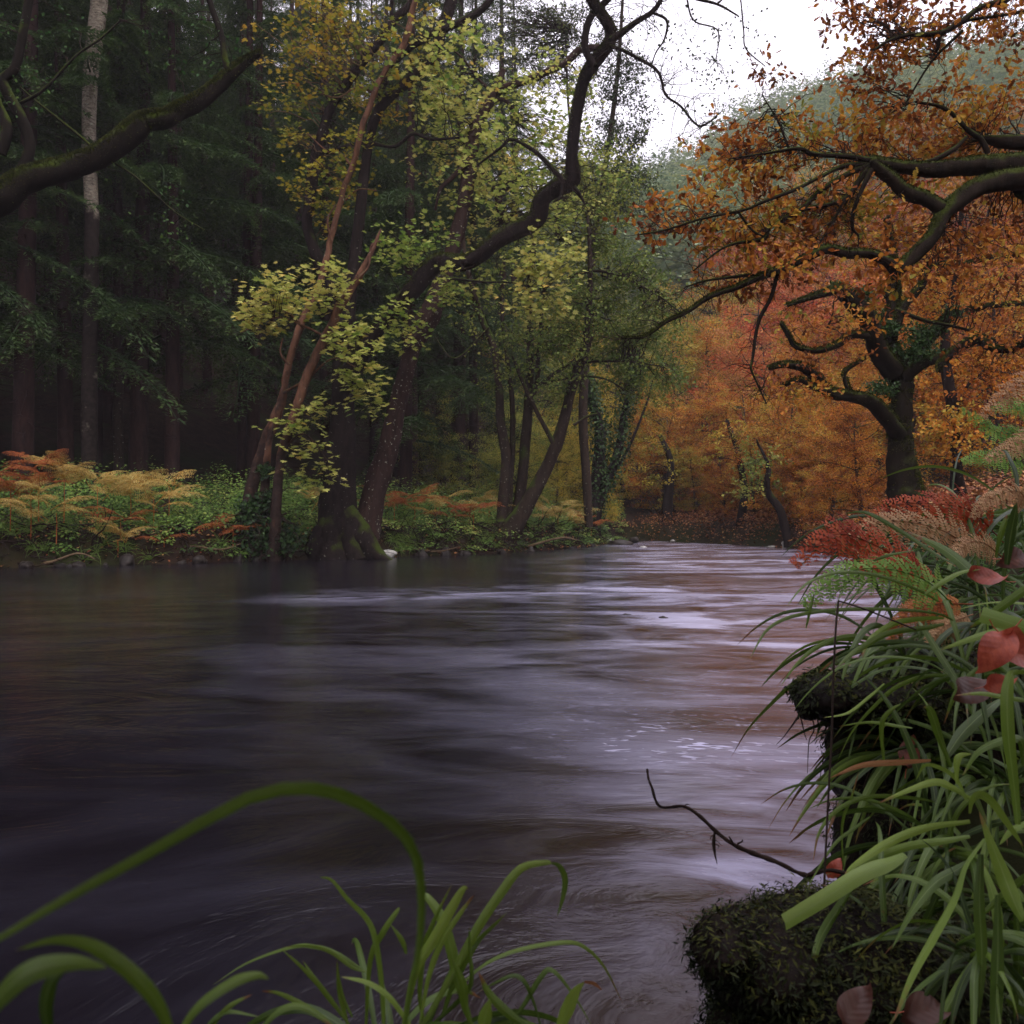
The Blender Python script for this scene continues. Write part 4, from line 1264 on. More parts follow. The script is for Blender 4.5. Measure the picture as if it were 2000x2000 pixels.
# dark young stems in the upper middle
# alder clump L
YM = 30.5
Lm = [limb([(985, 1075), (978, 1030), (981, 1003), (987, 894), (976, 822), (972, 749), (962, 677), (940, 622), (918, 550), (905, 480), (900, 400)], (YM, 31.5), (44, 32, 22, 19, 17, 16, 14, 12, 11, 9, 6), jit=.008),
      limb([(1000, 1060), (1008, 1010), (1014, 975), (1023, 894), (1030, 804), (1034, 713), (1034, 622), (1036, 550), (1045, 440), (1060, 340)], (YM + .4, 32), (40, 28, 22, 20, 18, 16, 14, 13, 10, 7), jit=.008),
      limb([(994, 1040), (996, 949), (1001, 858), (998, 767), (987, 677), (980, 604), (985, 500)], (YM + .3, 32), (16, 12, 11, 10, 8, 8, 5), jit=.008),
      limb([(985, 1085), (990, 1050), (1030, 985), (1067, 912), (1085, 869), (1103, 811), (1121, 731), (1139, 677), (1150, 600), (1152, 520), (1148, 420)], (YM, 29.5), (56, 44, 30, 27, 24, 20, 15, 12, 11, 9, 6), jit=.006),
      limb([(1112, 790), (1128, 740), (1146, 690), (1160, 650)], 29.6, (10, 9, 7, 5)),
      limb([(1083, 869), (1059, 825), (1034, 775), (1012, 724), (1001, 695)], 30, (11, 9, 8, 7, 4)),
      limb([(1030, 800), (1048, 749), (1052, 695), (1056, 640), (1062, 560)], 30.8, (10, 9, 8, 7, 5)),
      limb([(1050, 755), (1103, 717), (1157, 706), (1230, 706), (1290, 715)], (30.5, 29), (8, 7, 5, 3)),
      limb([(1052, 750), (1114, 738), (1175, 738), (1240, 771)], (30.5, 29), (6, 5, 4, 2)),
      limb([(1100, 545), (1157, 529), (1215, 540), (1290, 580), (1340, 620)], (30, 28.5), (7, 6, 5, 4, 3)),
      limb([(1120, 830), (1150, 812), (1166, 808)], 29.4, (6, 5, 4)),
      limb([(1090, 460), (1087, 420), (1085, 375)], 30.5, (10, 8, 6)),
      limb([(955, 640), (890, 700), (850, 660)], 31, (5, 4, 2))]
b = np.array([Lm[0][0][1][0], YM, .3])
rl = traced_tree('alder_tree', b, 'many stemmed alder on the waterline with stems fanning from one dark base', 'tree', Lm, M['bark_alder'], 90, trunk_n=4, sides=10)
# the alder stool
rg = np.random.default_rng(34)
reg = [(1150, 640, 150, 90, 30.5, 2.2, 120, .1, .6), (1080, 700, 120, 80, 30, 1.6, 50, .1, .6), (1240, 600, 100, 130, 30, 2, 100, .1, .6), (1260, 730, 80, 60, 29.6, 1.5, 50, .05, .5), (1120, 440, 120, 80, 31, 2, 70, .15, .8),
       (1200, 360, 80, 90, 31, 1.6, 60, .2, .8), (980, 620, 80, 140, 31, 1.6, 36, .2, .8), (1180, 520, 120, 60, 30.5, 1.6, 50, .2, .7)]
tw, rc = crown(reg, Lm, rg, .45, 8, None, .10, up=.7, leaf_per=5, twig_r=.008, maxlen=6)
o = obj('twigs', tw, M['bark_plain'], rl); o['kind'] = 'stuff'
put_leaves(rl, rc, T_oval(.36), M['leaf_alder'], rg)

# birch-like tree whose small leaves stand against the sky
YV = 36.0
V_ = [limb([(1150, 1030), (1140, 800), (1150, 600), (1165, 420), (1185, 300), (1205, 150), (1215, 20), (1220, -80)], YV, (18, 16, 14, 12, 10, 8, 6, 4), jit=.01),
      limb([(1160, 480), (1130, 330), (1110, 200), (1105, 60)], YV, (9, 7, 5, 3), jit=.01),
      limb([(1175, 360), (1220, 300), (1265, 260)], YV, (6, 4, 2), jit=.01)]
b = V_[0][0][0].copy(); b[2] = height(b[0], b[1])[0]
rv = traced_tree('birch_tree', b, 'slender tree whose small dark leaves fleck the sky right of the snaking limb', 'tree', V_, M['bark_alder'], 110)
rg = np.random.default_rng(35)
tw, rc = crown([(1215, 190, 65, 120, YV, 1.6, 110, .05, .5), (1180, 320, 100, 100, YV, 1.8, 100, .05, .6), (1090, 110, 110, 110, YV + 1, 2, 120, .1, .8), (1240, 380, 60, 70, YV, 1.4, 60, .05, .6), (1160, 40, 60, 60, YV, 1.4, 20, .1, .6), (1000, 60, 120, 90, YV + 1, 2, 90, .2, .9)],
               V_, rg, .35, 6, None, .085, up=.3, leaf_per=6, twig_r=.006, maxlen=6)
o = obj('twigs', tw, M['bark_plain'], rv); o['kind'] = 'stuff'
put_leaves(rv, rc, T_oval(.38), M['leaf_sky'], rg)

# ivy clad trunk at the bend
YI = 38.5
I_ = [limb([(1158, 1060), (1161, 1021), (1168, 912), (1172, 840), (1157, 785), (1148, 745)], YI, (34, 26, 24, 22, 16, 10), jit=.01),
      limb([(1163, 1000), (1183, 949), (1208, 876), (1219, 804), (1232, 760), (1240, 700)], YI, (22, 18, 16, 14, 10, 6), jit=.01),
      limb([(1175, 950), (1220, 890), (1262, 790), (1275, 740)], YI, (8, 6, 4, 3))]
b = I_[0][0][1].copy()
ri = traced_tree('ivy_clad_tree', b, 'double trunk wrapped in dark ivy at the bend of the river', 'tree', I_, M['bark_dark'], 120, trunk_n=2)
rg = np.random.default_rng(36)
rec = []
for Q, r in I_[:2]:
    n = 2600
    u = rg.uniform(.15, 1, n) * (len(Q) - 1.001); i = u.astype(int)
    d = rnd(n, rg)
    bulge = .14 + .26 * np.abs(np.sin(u * .35 + 1)) * rg.uniform(.3, 1, n)
    rec.append((Q[i] + d * (r[i] + bulge)[:, None], norm(d + rnd(n, rg) * .6), rnd(n, rg) + np.array([0, 0, -.6]), rg.uniform(.06, .13, n), rg.uniform(0, 1, n)))
rec = [np.concatenate([a[k] for a in rec]) for k in range(5)]
o = obj('ivy', leaves(rec[0], rec[3], T_oval(.4), rec[1], rec[2], rec[4]), M['ivy'], ri); o['kind'] = 'stuff'

# ------------------------------------------------------------------ the mossy oak on the right bank
YO = 16.5
O = [limb([(1775, 985), (1767, 949), (1758, 880), (1756, 840), (1760, 767), (1753, 724), (1738, 677), (1749, 622), (1749, 550), (1742, 500), (1730, 430)], (YO, YO + .3), (78, 62, 47, 42, 42, 48, 30, 22, 21, 18, 12), m=70, jit=.005),
     limb([(1742, 715), (1727, 688), (1699, 659), (1662, 655), (1637, 673), (1597, 686), (1554, 677), (1539, 655), (1525, 633)], (YO, 15.3), (24, 16, 15, 14, 13, 11, 9, 8, 5), m=50),
     limb([(1748, 730), (1717, 688), (1695, 626), (1662, 586), (1637, 568), (1615, 572), (1579, 583), (1539, 597)], (YO, 15.4), (40, 38, 36, 34, 26, 14, 10, 6), m=50),
     limb([(1757, 850), (1727, 811), (1699, 785), (1662, 775), (1619, 767), (1597, 742), (1572, 720), (1532, 713), (1503, 720)], (YO, 15.2), (34, 30, 26, 22, 24, 22, 18, 12, 8), m=50),
     limb([(1612, 767), (1590, 757), (1561, 742), (1532, 753)], 15.5, (13, 11, 9, 7)),
     limb([(1762, 735), (1807, 706), (1843, 699), (1880, 677), (1909, 662), (1934, 680), (1970, 684), (2000, 673), (2040, 660)], (YO, 15.6), (30, 24, 20, 16, 20, 14, 12, 11, 10), m=50),
     limb([(1764, 720), (1807, 670), (1843, 633), (1858, 615), (1916, 601), (2000, 593), (2050, 590)], (YO, 16.8), (26, 24, 22, 14, 10, 8, 6), m=40),
     limb([(1749, 640), (1764, 600), (1800, 558), (1811, 529), (1843, 518), (1894, 514), (1934, 504), (1990, 500)], (YO, 16.8), (20, 18, 14, 12, 9, 8, 7, 5), m=40),
     limb([(1750, 605), (1807, 626), (1862, 637), (1934, 659), (1980, 690)], (YO, 15.8), (9, 8, 6, 5, 3)),
     limb([(1700, 640), (1740, 600), (1720, 560)], 16.6, (20, 16, 8)),
     limb([(1847, 700), (1838, 712), (1836, 725)], 15.9, (16, 14, 8)),
     limb([(1662, 775), (1650, 730), (1690, 700)], 16.0, (10, 8, 5)),
     limb([(1615, 640), (1625, 620), (1628, 590)], 15.4, (5, 4, 3))]
b = np.array([O[0][0][2][0], YO, height(O[0][0][2][0], YO)[0]])
O[0][0][0, 2] = min(O[0][0][0, 2], b[2] - .2)
ro = traced_tree('oak_tree', b, 'gnarled oak with moss furred crooked boughs on the right bank', 'tree', O, M['bark_oak'], 140, sides=14)
rg = np.random.default_rng(37)
mo = moss_on(O, rg, 520, .045)
o = obj('moss', leaves(mo[0], mo[3], T_simple(.2), mo[1], mo[2], mo[4]), M['moss'], ro); o['kind'] = 'stuff'
# polypody and ivy tufts on the fork
rec = []
for (cx, cy, rr_, n) in ((1680, 580, 40, 900), (1640, 560, 22, 500), (1790, 690, 55, 1100), (1860, 610, 30, 500), (1725, 640, 34, 600), (1800, 650, 50, 700), (1720, 760, 40, 500), (1690, 610, 40, 500)):
    c = P(cx, cy, YO - .1); s_ = rr_ / FPX * YO
    rec.append((c + rnd(n, rg) * s_ * rg.uniform(.2, 1, (n, 1)) * np.array([1, .7, .55]), norm(rnd(n, rg) + np.array([0, -.4, .6])), rnd(n, rg), rg.uniform(.03, .07, n), rg.uniform(.3, 1, n)))
rec = [np.concatenate([a[k] for a in rec]) for k in range(5)]
o = obj('ivy', leaves(rec[0], rec[3], T_oval(.3), rec[1], rec[2], rec[4]), M['ivy'], ro); o['kind'] = 'stuff'
tw, rc = crown([(1600, 640, 130, 90, 15.8, 1, 40, 0, .8), (1880, 560, 130, 80, 16.5, 1.4, 70, 0, .8), (1560, 760, 80, 50, 15.4, .6, 24, .1, .8), (1930, 690, 80, 60, 16, 1, 30, .0, .6), (1760, 480, 120, 60, 17, 1.2, 50, .1, .8)], O, rg, .28, 5, None, .085, leaf_per=4, twig_r=.006)
o = obj('twigs', tw, M['bark_plain'], ro); o['kind'] = 'stuff'
put_leaves(ro, rc, T_oak(), M['oak_leaf'], rg)

# slimmer trunk right of the oak
L9 = [limb([(1874, 985), (1869, 912), (1862, 804), (1847, 731), (1845, 640), (1870, 520), (1880, 380)], 21, (34, 24, 22, 20, 16, 12, 8), jit=.01),
      limb([(1862, 804), (1900, 740), (1950, 700), (1990, 640)], 21, (8, 6, 4, 3), jit=.01)]
b = L9[0][0][0].copy(); b[2] = height(b[0], b[1])[0]; L9[0][0][0, 2] = b[2] - .2
r9 = traced_tree('oak_tree', b, 'slim dark trunk standing just right of the gnarled oak', 'tree', L9, M['bark_dark'], 160)
rg = np.random.default_rng(38)
tw, rc = crown([(1900, 760, 120, 90, 21, 1.5, 60, 0, .6), (1860, 850, 80, 60, 20, 1, 30, .4, 1), (1830, 560, 120, 90, 21, 1.5, 40, 0, .6)], L9, rg, .3, 6, None, .09, leaf_per=5, twig_r=.006)
o = obj('twigs', tw, M['bark_plain'], r9); o['kind'] = 'stuff'
put_leaves(r9, rc, T_oval(.36), M['beech_orange'], rg)

# riverside leaning stems under the orange beeches
for k, (pp, Y, w, lb) in enumerate([([(1540, 1068), (1525, 1000), (1498, 955), (1500, 910), (1478, 860)], 33.6, (20, 16, 13, 9, 4), 'mossy leaning stump like trunk at the far waterline under the orange beech'),
                                    ([(1440, 1052), (1455, 960), (1440, 880), (1420, 820)], 40, (18, 14, 12, 6), 'thin crooked trunk at the far waterline'),
                                    ([(1300, 1040), (1306, 960), (1310, 900), (1290, 850)], 46, (22, 18, 14, 8), 'dark trunk at the head of the river bend')]):
    L = limb(pp, Y, w, jit=.01, seed=k)
    b = L[0][0].copy()
    rt = traced_tree('waterside_tree', b, lb, 'tree', [L], M['bark_dark'], 170 + k)
    rg = np.random.default_rng(39 + k)
    tw, rc = crown([(pp[-1][0], pp[-1][1] + 60, 60, 70, Y, 1.5, 30, .1, .9)], [L], rg, .35, 5, None, .10, leaf_per=6, twig_r=.008)
    o = obj('twigs', tw, M['bark_plain'], rt); o['kind'] = 'stuff'
    put_leaves(rt, rc, T_oval(.36), M['beech_green' if k == 0 else 'beech_yellow'], rg)

# ------------------------------------------------------------------ near oak limb over the right side
YP = 9.2
Pn = [limb([(2000, 348), (1952, 355), (1909, 366), (1872, 391), (1843, 417), (1825, 457), (1789, 496), (1753, 525), (1738, 514), (1699, 496), (1655, 496), (1615, 487), (1575, 504), (1517, 529), (1481, 543), (1438, 562), (1387, 580), (1343, 609), (1300, 630), (1259, 658), (1215, 660)],
           (9.4, 8.4), (44, 40, 36, 34, 32, 28, 26, 26, 22, 18, 19, 18, 16, 15, 12, 10, 9, 7, 6, 4, 2), m=110),
      limb([(2000, 319), (1934, 322), (1880, 326), (1825, 333), (1771, 330), (1702, 318)], (9.5, 9.2), (42, 40, 34, 30, 26, 26), m=50, jit=.004),
      limb([(2000, 279), (1955, 277), (1920, 270), (1900, 276)], 9.8, (28, 26, 12, 5)),
      limb([(1930, 300), (1916, 272), (1894, 257), (1858, 221), (1833, 207), (1789, 199)], 9.6, (12, 11, 10, 9, 7, 5)),
      limb([(1771, 328), (1825, 312), (1865, 290), (1887, 268)], 9.4, (12, 12, 10, 7)),
      limb([(1702, 320), (1735, 344), (1771, 377), (1807, 388), (1838, 408)], 9.2, (26, 26, 28, 28, 30)),
      limb([(1702, 314), (1655, 306), (1590, 301), (1561, 290), (1510, 297), (1438, 308)], (9.2, 8.8), (14, 11, 9, 8, 6, 3)),
      limb([(1695, 320), (1644, 326), (1597, 348), (1554, 370), (1488, 395), (1456, 409), (1372, 427), (1300, 449), (1250, 458)], (9.2, 8.5), (12, 10, 8, 8, 7, 6, 5, 4, 3)),
      limb([(1695, 322), (1648, 344), (1597, 377), (1568, 406), (1532, 427), (1503, 442), (1492, 467), (1438, 475), (1405, 489), (1354, 529)], (9.2, 8.7), (14, 12, 11, 10, 10, 9, 8, 6, 5, 3)),
      limb([(1695, 325), (1659, 380), (1626, 398), (1583, 406), (1525, 427)], (9.2, 9), (13, 11, 9, 8, 6)),
      limb([(1702, 330), (1680, 377), (1666, 417), (1666, 446), (1677, 460)], 9.1, (11, 9, 8, 7, 4)),
      limb([(1650, 388), (1626, 435), (1601, 475)], 9.0, (6, 5, 3)),
      limb([(1519, 533), (1506, 580), (1481, 630), (1470, 700), (1467, 720), (1481, 753), (1497, 789)], (8.8, 8.6), (9, 8, 7, 6, 5, 4, 3)),
      limb([(1545, 300), (1535, 275), (1517, 232), (1488, 185)], 9, (6, 5, 4, 2)),
      limb([(2000, -30), (1963, 0), (1916, 14), (1880, 40), (1836, 65), (1771, 69), (1735, 80), (1706, 98)], (9.6, 9), (16, 14, 12, 12, 11, 8, 6, 4)),
      limb([(2040, 15), (2000, 22), (1960, 30), (1900, 38), (1880, 45)], 9.5, (8, 7, 6, 5)),
      limb([(1836, 65), (1832, 90), (1828, 100)], 9.2, (9, 8, 4)),
      limb([(1517, 529), (1440, 540), (1380, 548), (1340, 560)], (9, 8.7), (8, 7, 5, 3)),
      limb([(1440, 412), (1470, 450), (1492, 462)], 8.8, (5, 5, 4)),
      limb([(1770, 200), (1820, 120), (1880, 60)], 9.4, (4, 5, 6)),
      limb([(2000, 360), (2120, 380), (2250, 430), (2330, 560), (2350, 800), (2360, 1010)], (9.4, 10.2), (60, 70, 85, 110, 130, 160), m=50),
      limb([(2000, 319), (2120, 350), (2230, 420)], (9.5, 9.8), (42, 50, 60)),
      limb([(2000, 279), (2100, 300), (2200, 390)], (9.8, 9.9), (28, 34, 50)),
      limb([(2000, -30), (2150, 0), (2260, 150), (2290, 450)], (9.6, 10), (16, 30, 60, 90))]
bx = (2360 - 1000) / FPX * 10.2
b = np.array([bx, 10.2, height(bx, 10.2)[0]])
Pn[20][0][-1, 2] = b[2] - .3
rp = traced_tree('oak_tree', b, 'big oak off the right edge spreading black limbs and copper leaves over the river', 'tree', Pn[20:21] + Pn[:20] + Pn[21:], M['bark_limb'], 200, sides=12)
rg = np.random.default_rng(41)
mo = moss_on(Pn[:2] + Pn[5:6], rg, 900, .022)
o = obj('moss', leaves(mo[0], mo[3], T_simple(.2), mo[1], mo[2], mo[4]), M['moss'], rp); o['kind'] = 'stuff'
reg = [(1420, 380, 100, 60, 8.9, .7, 26, .1, .8), (1500, 290, 110, 45, 9.0, .8, 26, .1, .9), (1590, 225, 45, 30, 9.0, .7, 7, .2, 1.0), (1640, 275, 100, 50, 9.2, .8, 30, .2, .8), (1740, 270, 110, 50, 9.4, .9, 34, .1, .8),
       (1850, 240, 110, 70, 9.6, 1, 36, .1, .8), (1950, 210, 80, 80, 9.6, 1, 34, .1, .8), (1950, 420, 90, 60, 9.8, .8, 34, .0, .7), (1590, 430, 110, 50, 9.0, .8, 44, .2, .9), (1700, 440, 90, 60, 9.3, .8, 32, .3, .9), (1480, 460, 90, 50, 8.8, .6, 30, .2, .9),
       (1780, 90, 110, 40, 9.2, .8, 26, .1, .7), (1900, 70, 110, 50, 9.4, .9, 30, .1, .7), (1640, 20, 100, 24, 9.2, .7, 22, .0, .4), (1730, 60, 70, 50, 9.2, .6, 22, .0, .5), (1700, 160, 60, 40, 9.2, .6, 18, .1, .7), (1340, 425, 70, 28, 8.6, .5, 16, .0, .7), (1270, 440, 46, 24, 8.6, .4, 10, .0, .6),
       (1420, 300, 70, 40, 8.9, .5, 20, .1, .7), (1520, 135, 40, 12, 9, .3, 4, 0, .3), (1790, 330, 160, 60, 9.9, .6, 40, .1, .8), (1400, 480, 70, 30, 8.8, .5, 12, .2, .8), (1850, 330, 140, 60, 9.9, .6, 30, .2, .9)]
reg = [r_[:4] + (r_[4] + .45,) + r_[5:6] + (max(4, int(r_[6] * .85)),) + r_[7:] for r_ in reg] + [(1550, 530, 130, 40, 8.9, .6, 20, .1, .8), (1720, 560, 80, 40, 9.2, .6, 12, .1, .7), (1900, 500, 110, 60, 9.6, .8, 26, .0, .7), (1440, 540, 60, 30, 8.8, .4, 8, .1, .6)]
tw, rc = crown(reg, Pn[:20], rg, .13, 5, None, .074, up=.25, leaf_per=4, droop=.02, twig_r=.0035, maxlen=2.5, sub_len=.28)
o = obj('twigs', tw, M['bark_plain'], rp); o['kind'] = 'stuff'
put_leaves(rp, rc, T_oak(), M['oak_leaf'], rg, indiv=300)
# bare drooping twigs
n = 700
LPp = np.concatenate([l[0] for l in Pn[6:18]] + [Pn[0][0][50:]])
st = LPp[rg.integers(0, len(LPp), n)]
Ps, Rs = shoots(st, rnd(n, rg) + np.array([-.5, 0, -.15]), rg.uniform(.15, .6, n), np.full(n, .004), 7, .3, -.03, rg)
o = obj('twigs', tubes(Ps, Rs, 3), M['bark_plain'], rp); o['kind'] = 'stuff'

# ------------------------------------------------------------------ bank plants
def surf_pts(n, rg, x0, x1, fn_y, dmin, dmax, L=None):
    """random points on land between dmin and dmax metres from the river line L"""
    out = []
    x = rg.uniform(x0, x1, n * 6); y = fn_y(x, rg)
    d = seg_dist(x, y, LB if L is None else L)
    ok = (~inside(x, y)) & (d > dmin) & (d < dmax)
    x, y, d = x[ok][:n], y[ok][:n], d[ok][:n]
    return x, y, height(x, y), d


def left_y(x, rg):
    return np.interp(x, LB[:, 0], LB[:, 1]) + rg.uniform(0, 8, len(x))


def ground_cover():
    rg = np.random.default_rng(51)
    x, y, z, d = surf_pts(620, rg, -15, 5.5, left_y, .15, 6.5)
    n = len(x)
    per = 110
    R = rg.uniform(.25, .6, n); Hh_ = rg.uniform(.4, 1.0, n) * np.clip(d / 1.2, .3, 1.3)
    u = rnd(n * per, rg); u[:, 2] = np.abs(u[:, 2])
    rad = rg.uniform(.5, 1, (n * per, 1))
    pos = np.repeat(np.stack([x, y, z], -1), per, axis=0) + u * rad * np.stack([np.repeat(R, per), np.repeat(R, per), np.repeat(Hh_, per)], -1)
    base = np.clip(rg.normal(.38, .32, n), -.2, 1)
    ti = np.clip(np.repeat(base, per) * .8 + u[:, 2] * .12 + rg.normal(size=n * per) * .12, 0, 1)
    nr = norm(np.array([0, -.2, .9]) + u * .4 + rnd(n * per, rg) * .5)
    o = obj('undergrowth', leaves(pos, rg.uniform(.5, 1.3, n * per) * .075, T_oval(.34), nr, rnd(n * per, rg) + np.array([0, 0, -.2]), ti), M['cover'])
    tag(o, 'mass of low green leafy plants covering the left bank', 'undergrowth', None, 'stuff')
    # grassy tufts hanging over the water
    x, y, z, d = surf_pts(240, rg, -14, 4, left_y, .1, 1.2)
    n = len(x); per = 26
    st = np.repeat(np.stack([x, y, z], -1), per, axis=0)
    Ps, Rs = shoots(st, rnd(n * per, rg) * .7 + np.array([0, -.3, 1.0]), rg.uniform(.25, .6, n * per), np.full(n * per, .008), 6, .12, -.32, rg)
    o = obj('bank_grass', tubes(Ps, Rs, 3), M['cover'])
    tag(o, 'arching grass along the edge of the left bank', 'grass', None, 'stuff')
    # litter
    x, y, z, d = surf_pts(5200, rg, -15, 6, left_y, .0, 2.2)
    n = len(x)
    pos = np.stack([x, y, z + .02], -1) + rg.normal(size=(n, 3)) * np.array([0, 0, .02])
    o = obj('leaf_litter', leaves(pos, rg.uniform(.05, .11, n), T_oval(.34), norm(np.array([0, -.3, 1.0]) + rnd(n, rg) * .5), rnd(n, rg), rg.uniform(0, 1, n)), M['litter'])
    tag(o, 'fallen brown leaves strewn along the left waterline', 'fallen leaves', None, 'stuff')
    # right bank
    xs = rg.uniform(1.2, 16, 26000); ys = rg.uniform(3.0, 26, 26000)
    dr_ = seg_dist(xs, ys, RB)
    ok = (~inside(xs, ys)) & (dr_ < 7) & (xs / ys * FPX + 1000 < 2150)
    xs, ys = xs[ok][:15000], ys[ok][:15000]; n = len(xs)
    zz = height(xs, ys)
    st = np.stack([xs, ys, zz], -1)
    Ps, Rs = shoots(st, rnd(n, rg) * .8 + np.array([-.3, -.2, 1.0]), rg.uniform(.25, .6, n), np.full(n, .0055), 6, .1, -.33, rg)
    o = obj('bank_grass', tubes(Ps, Rs, 3), M['grass'])
    tag(o, 'dark green grass on the right bank below the gnarled oak', 'grass', None, 'stuff')
    n2 = 6500
    xs = rg.uniform(6, 22, n2 * 5); ys = rg.uniform(12, 47, n2 * 5)
    dr_ = seg_dist(xs, ys, RB)
    ok = (~inside(xs, ys)) & (dr_ < 6)
    xs, ys = xs[ok][:n2], ys[ok][:n2]; n = len(xs)
    per = 6
    pos = np.repeat(np.stack([xs, ys, height(xs, ys)], -1), per, axis=0) + rg.normal(size=(n * per, 3)) * np.array([.2, .2, .16]) + np.array([0, 0, .15])
    o = obj('undergrowth', leaves(pos, rg.uniform(.05, .11, n * per), T_oval(.34), norm(np.array([0, 0, 1.0]) + rnd(n * per, rg) * .7), rnd(n * per, rg), rg.uniform(0, .8, n * per)), M['litter'])
    tag(o, 'brown leafy undergrowth along the far right bank under the beeches', 'undergrowth', None, 'stuff')
    # brambles and trailing roots at the left waterline
    n = 1300
    x, y, z, d = surf_pts(n, rg, -14, 4.5, left_y, .0, .8)
    n = len(x)
    Ps, Rs = shoots(np.stack([x, y, z + .1], -1), rnd(n, rg) * np.array([1.4, .6, .5]) + np.array([0, -.5, -.1]), rg.uniform(.3, 1.2, n), rg.uniform(.006, .026, n), 8, .28, -.05, rg)
    o = obj('bank_roots', tubes(Ps, Rs, 4), M['bark_plain'])
    tag(o, 'tangle of bare roots and sticks at the foot of the left bank', 'roots', None, 'stuff')


ground_cover()


def frond_blocks(seed, pairs=18, sub=8, width=.34, droop=.5, pinn_drop=.25, size=1.0, sleaf=.32):
    """a bracken frond one unit long: rachis, pinnae, pinnules"""
    rg = np.random.default_rng(seed)
    m = 24
    t = np.linspace(0, 1, m)
    ax = np.stack([.03 * np.sin(t * 5 + seed), t * (1 - droop * .25 * t), .28 * t - droop * t ** 2.2 * .8], -1)
    bl = tubes(ax[None], np.linspace(.009, .0015, m)[None], 4, tint=.1)
    pos, nr, dr, sz, ti = [], [], [], [], []
    pin_P = []
    for k in range(pairs):
        u = .22 + .77 * (k / (pairs - 1))
        f = u * (m - 1.001); i = int(f)
        p0 = ax[i] + (ax[i + 1] - ax[i]) * (f - i)
        T = norm(ax[i + 1] - ax[i])
        L = width * (1 - ((u - .22) / .8)) ** .8 * (1 if k > 0 else .85) + .02
        for sgn in (-1, 1):
            if rg.random() < .04: continue
            d = norm(np.array([sgn * 1.0, 0, 0]) + T * .42 + np.array([0, 0, -.05 + rg.normal() * .08]))
            q = 7; P_ = [p0]
            dd = d.copy()
            for w in range(q - 1):
                dd = norm(dd + np.array([0, 0, -pinn_drop * .3]) + T * .05 + rg.normal(size=3) * .04)
                P_.append(P_[-1] + dd * L / (q - 1))
            P_ = np.array(P_); pin_P.append(P_)
            tn_ = rg.uniform(.2, .8)
            ns = max(3, int(sub * L / width) + 2)
            for w in range(ns):
                v = (w + .5) / ns; f2 = v * (q - 1.001); j = int(f2)
                pp = P_[j] + (P_[j + 1] - P_[j]) * (f2 - j)
                TT = norm(P_[j + 1] - P_[j])
                nn = norm(np.cross(TT, T) * (1 if sgn > 0 else -1) + rg.normal(size=3) * .12)
                if nn[2] < 0: nn = -nn
                sidev = np.cross(nn, TT)
                for s2 in (-1, 1):
                    pos.append(pp); nr.append(norm(nn + rg.normal(size=3) * .25)); dr.append(norm(sidev * s2 + TT * .55 + np.array([0, 0, -pinn_drop * .5])))
                    sz.append(sleaf * L * (1 - v) ** .6 * .55 + .012); ti.append(np.clip(tn_ + rg.normal() * .12, 0, 1))
    PP = np.array(pin_P)
    bl += tubes(PP, np.full((len(PP), 7), .0028) * np.linspace(1, .3, 7)[None], 3, tint=.15)
    bl += leaves(np.array(pos), np.array(sz), T_simple(.17, .05), np.array(nr), np.array(dr), np.array(ti))
    return bl


FR = {}
for key, mt in (('gold', 'bracken_gold'), ('rust', 'bracken_rust')):
    FR[key] = [mesh('frond', frond_blocks(s, pairs=15, sub=6), M[mt]) for s in (1, 2, 3)]


def bracken(px, py, Y, kind, h, n, label, group='bracken plants on the left bank', seed=0):
    """a plant whose fronds arch from a root; its top reaches about py"""
    rg = np.random.default_rng(seed + int(px))
    top = P(px, py, Y)
    x, y = top[0], Y
    z = float(height(x, y)[0])
    z = max(z, top[2] - h * 1.05)
    r = empty('bracken_plant', (x, y, z), label, 'fern', group)
    st = obj('stem', tubes(np.array([[[0, 0, -.3], [0, .02, h * .25], [0, 0, h * .6]]]), np.array([[.012, .010, .007]]), 4), M['bracken_rust'], r, origin=np.zeros(3))
    for k in range(int(n * 1.25)):
        a = k * 2.4 + rg.uniform(-.4, .4)
        L = rg.uniform(.7, 1.3)
        zz = h * rg.uniform(.25, .8)
        link('frond', FR[kind][k % 3], r, (rg.uniform(-.25, .25), rg.uniform(-.2, .2), zz), (rg.uniform(.1, .75), rg.uniform(-.35, .35), a), (L, L, L))
    return r


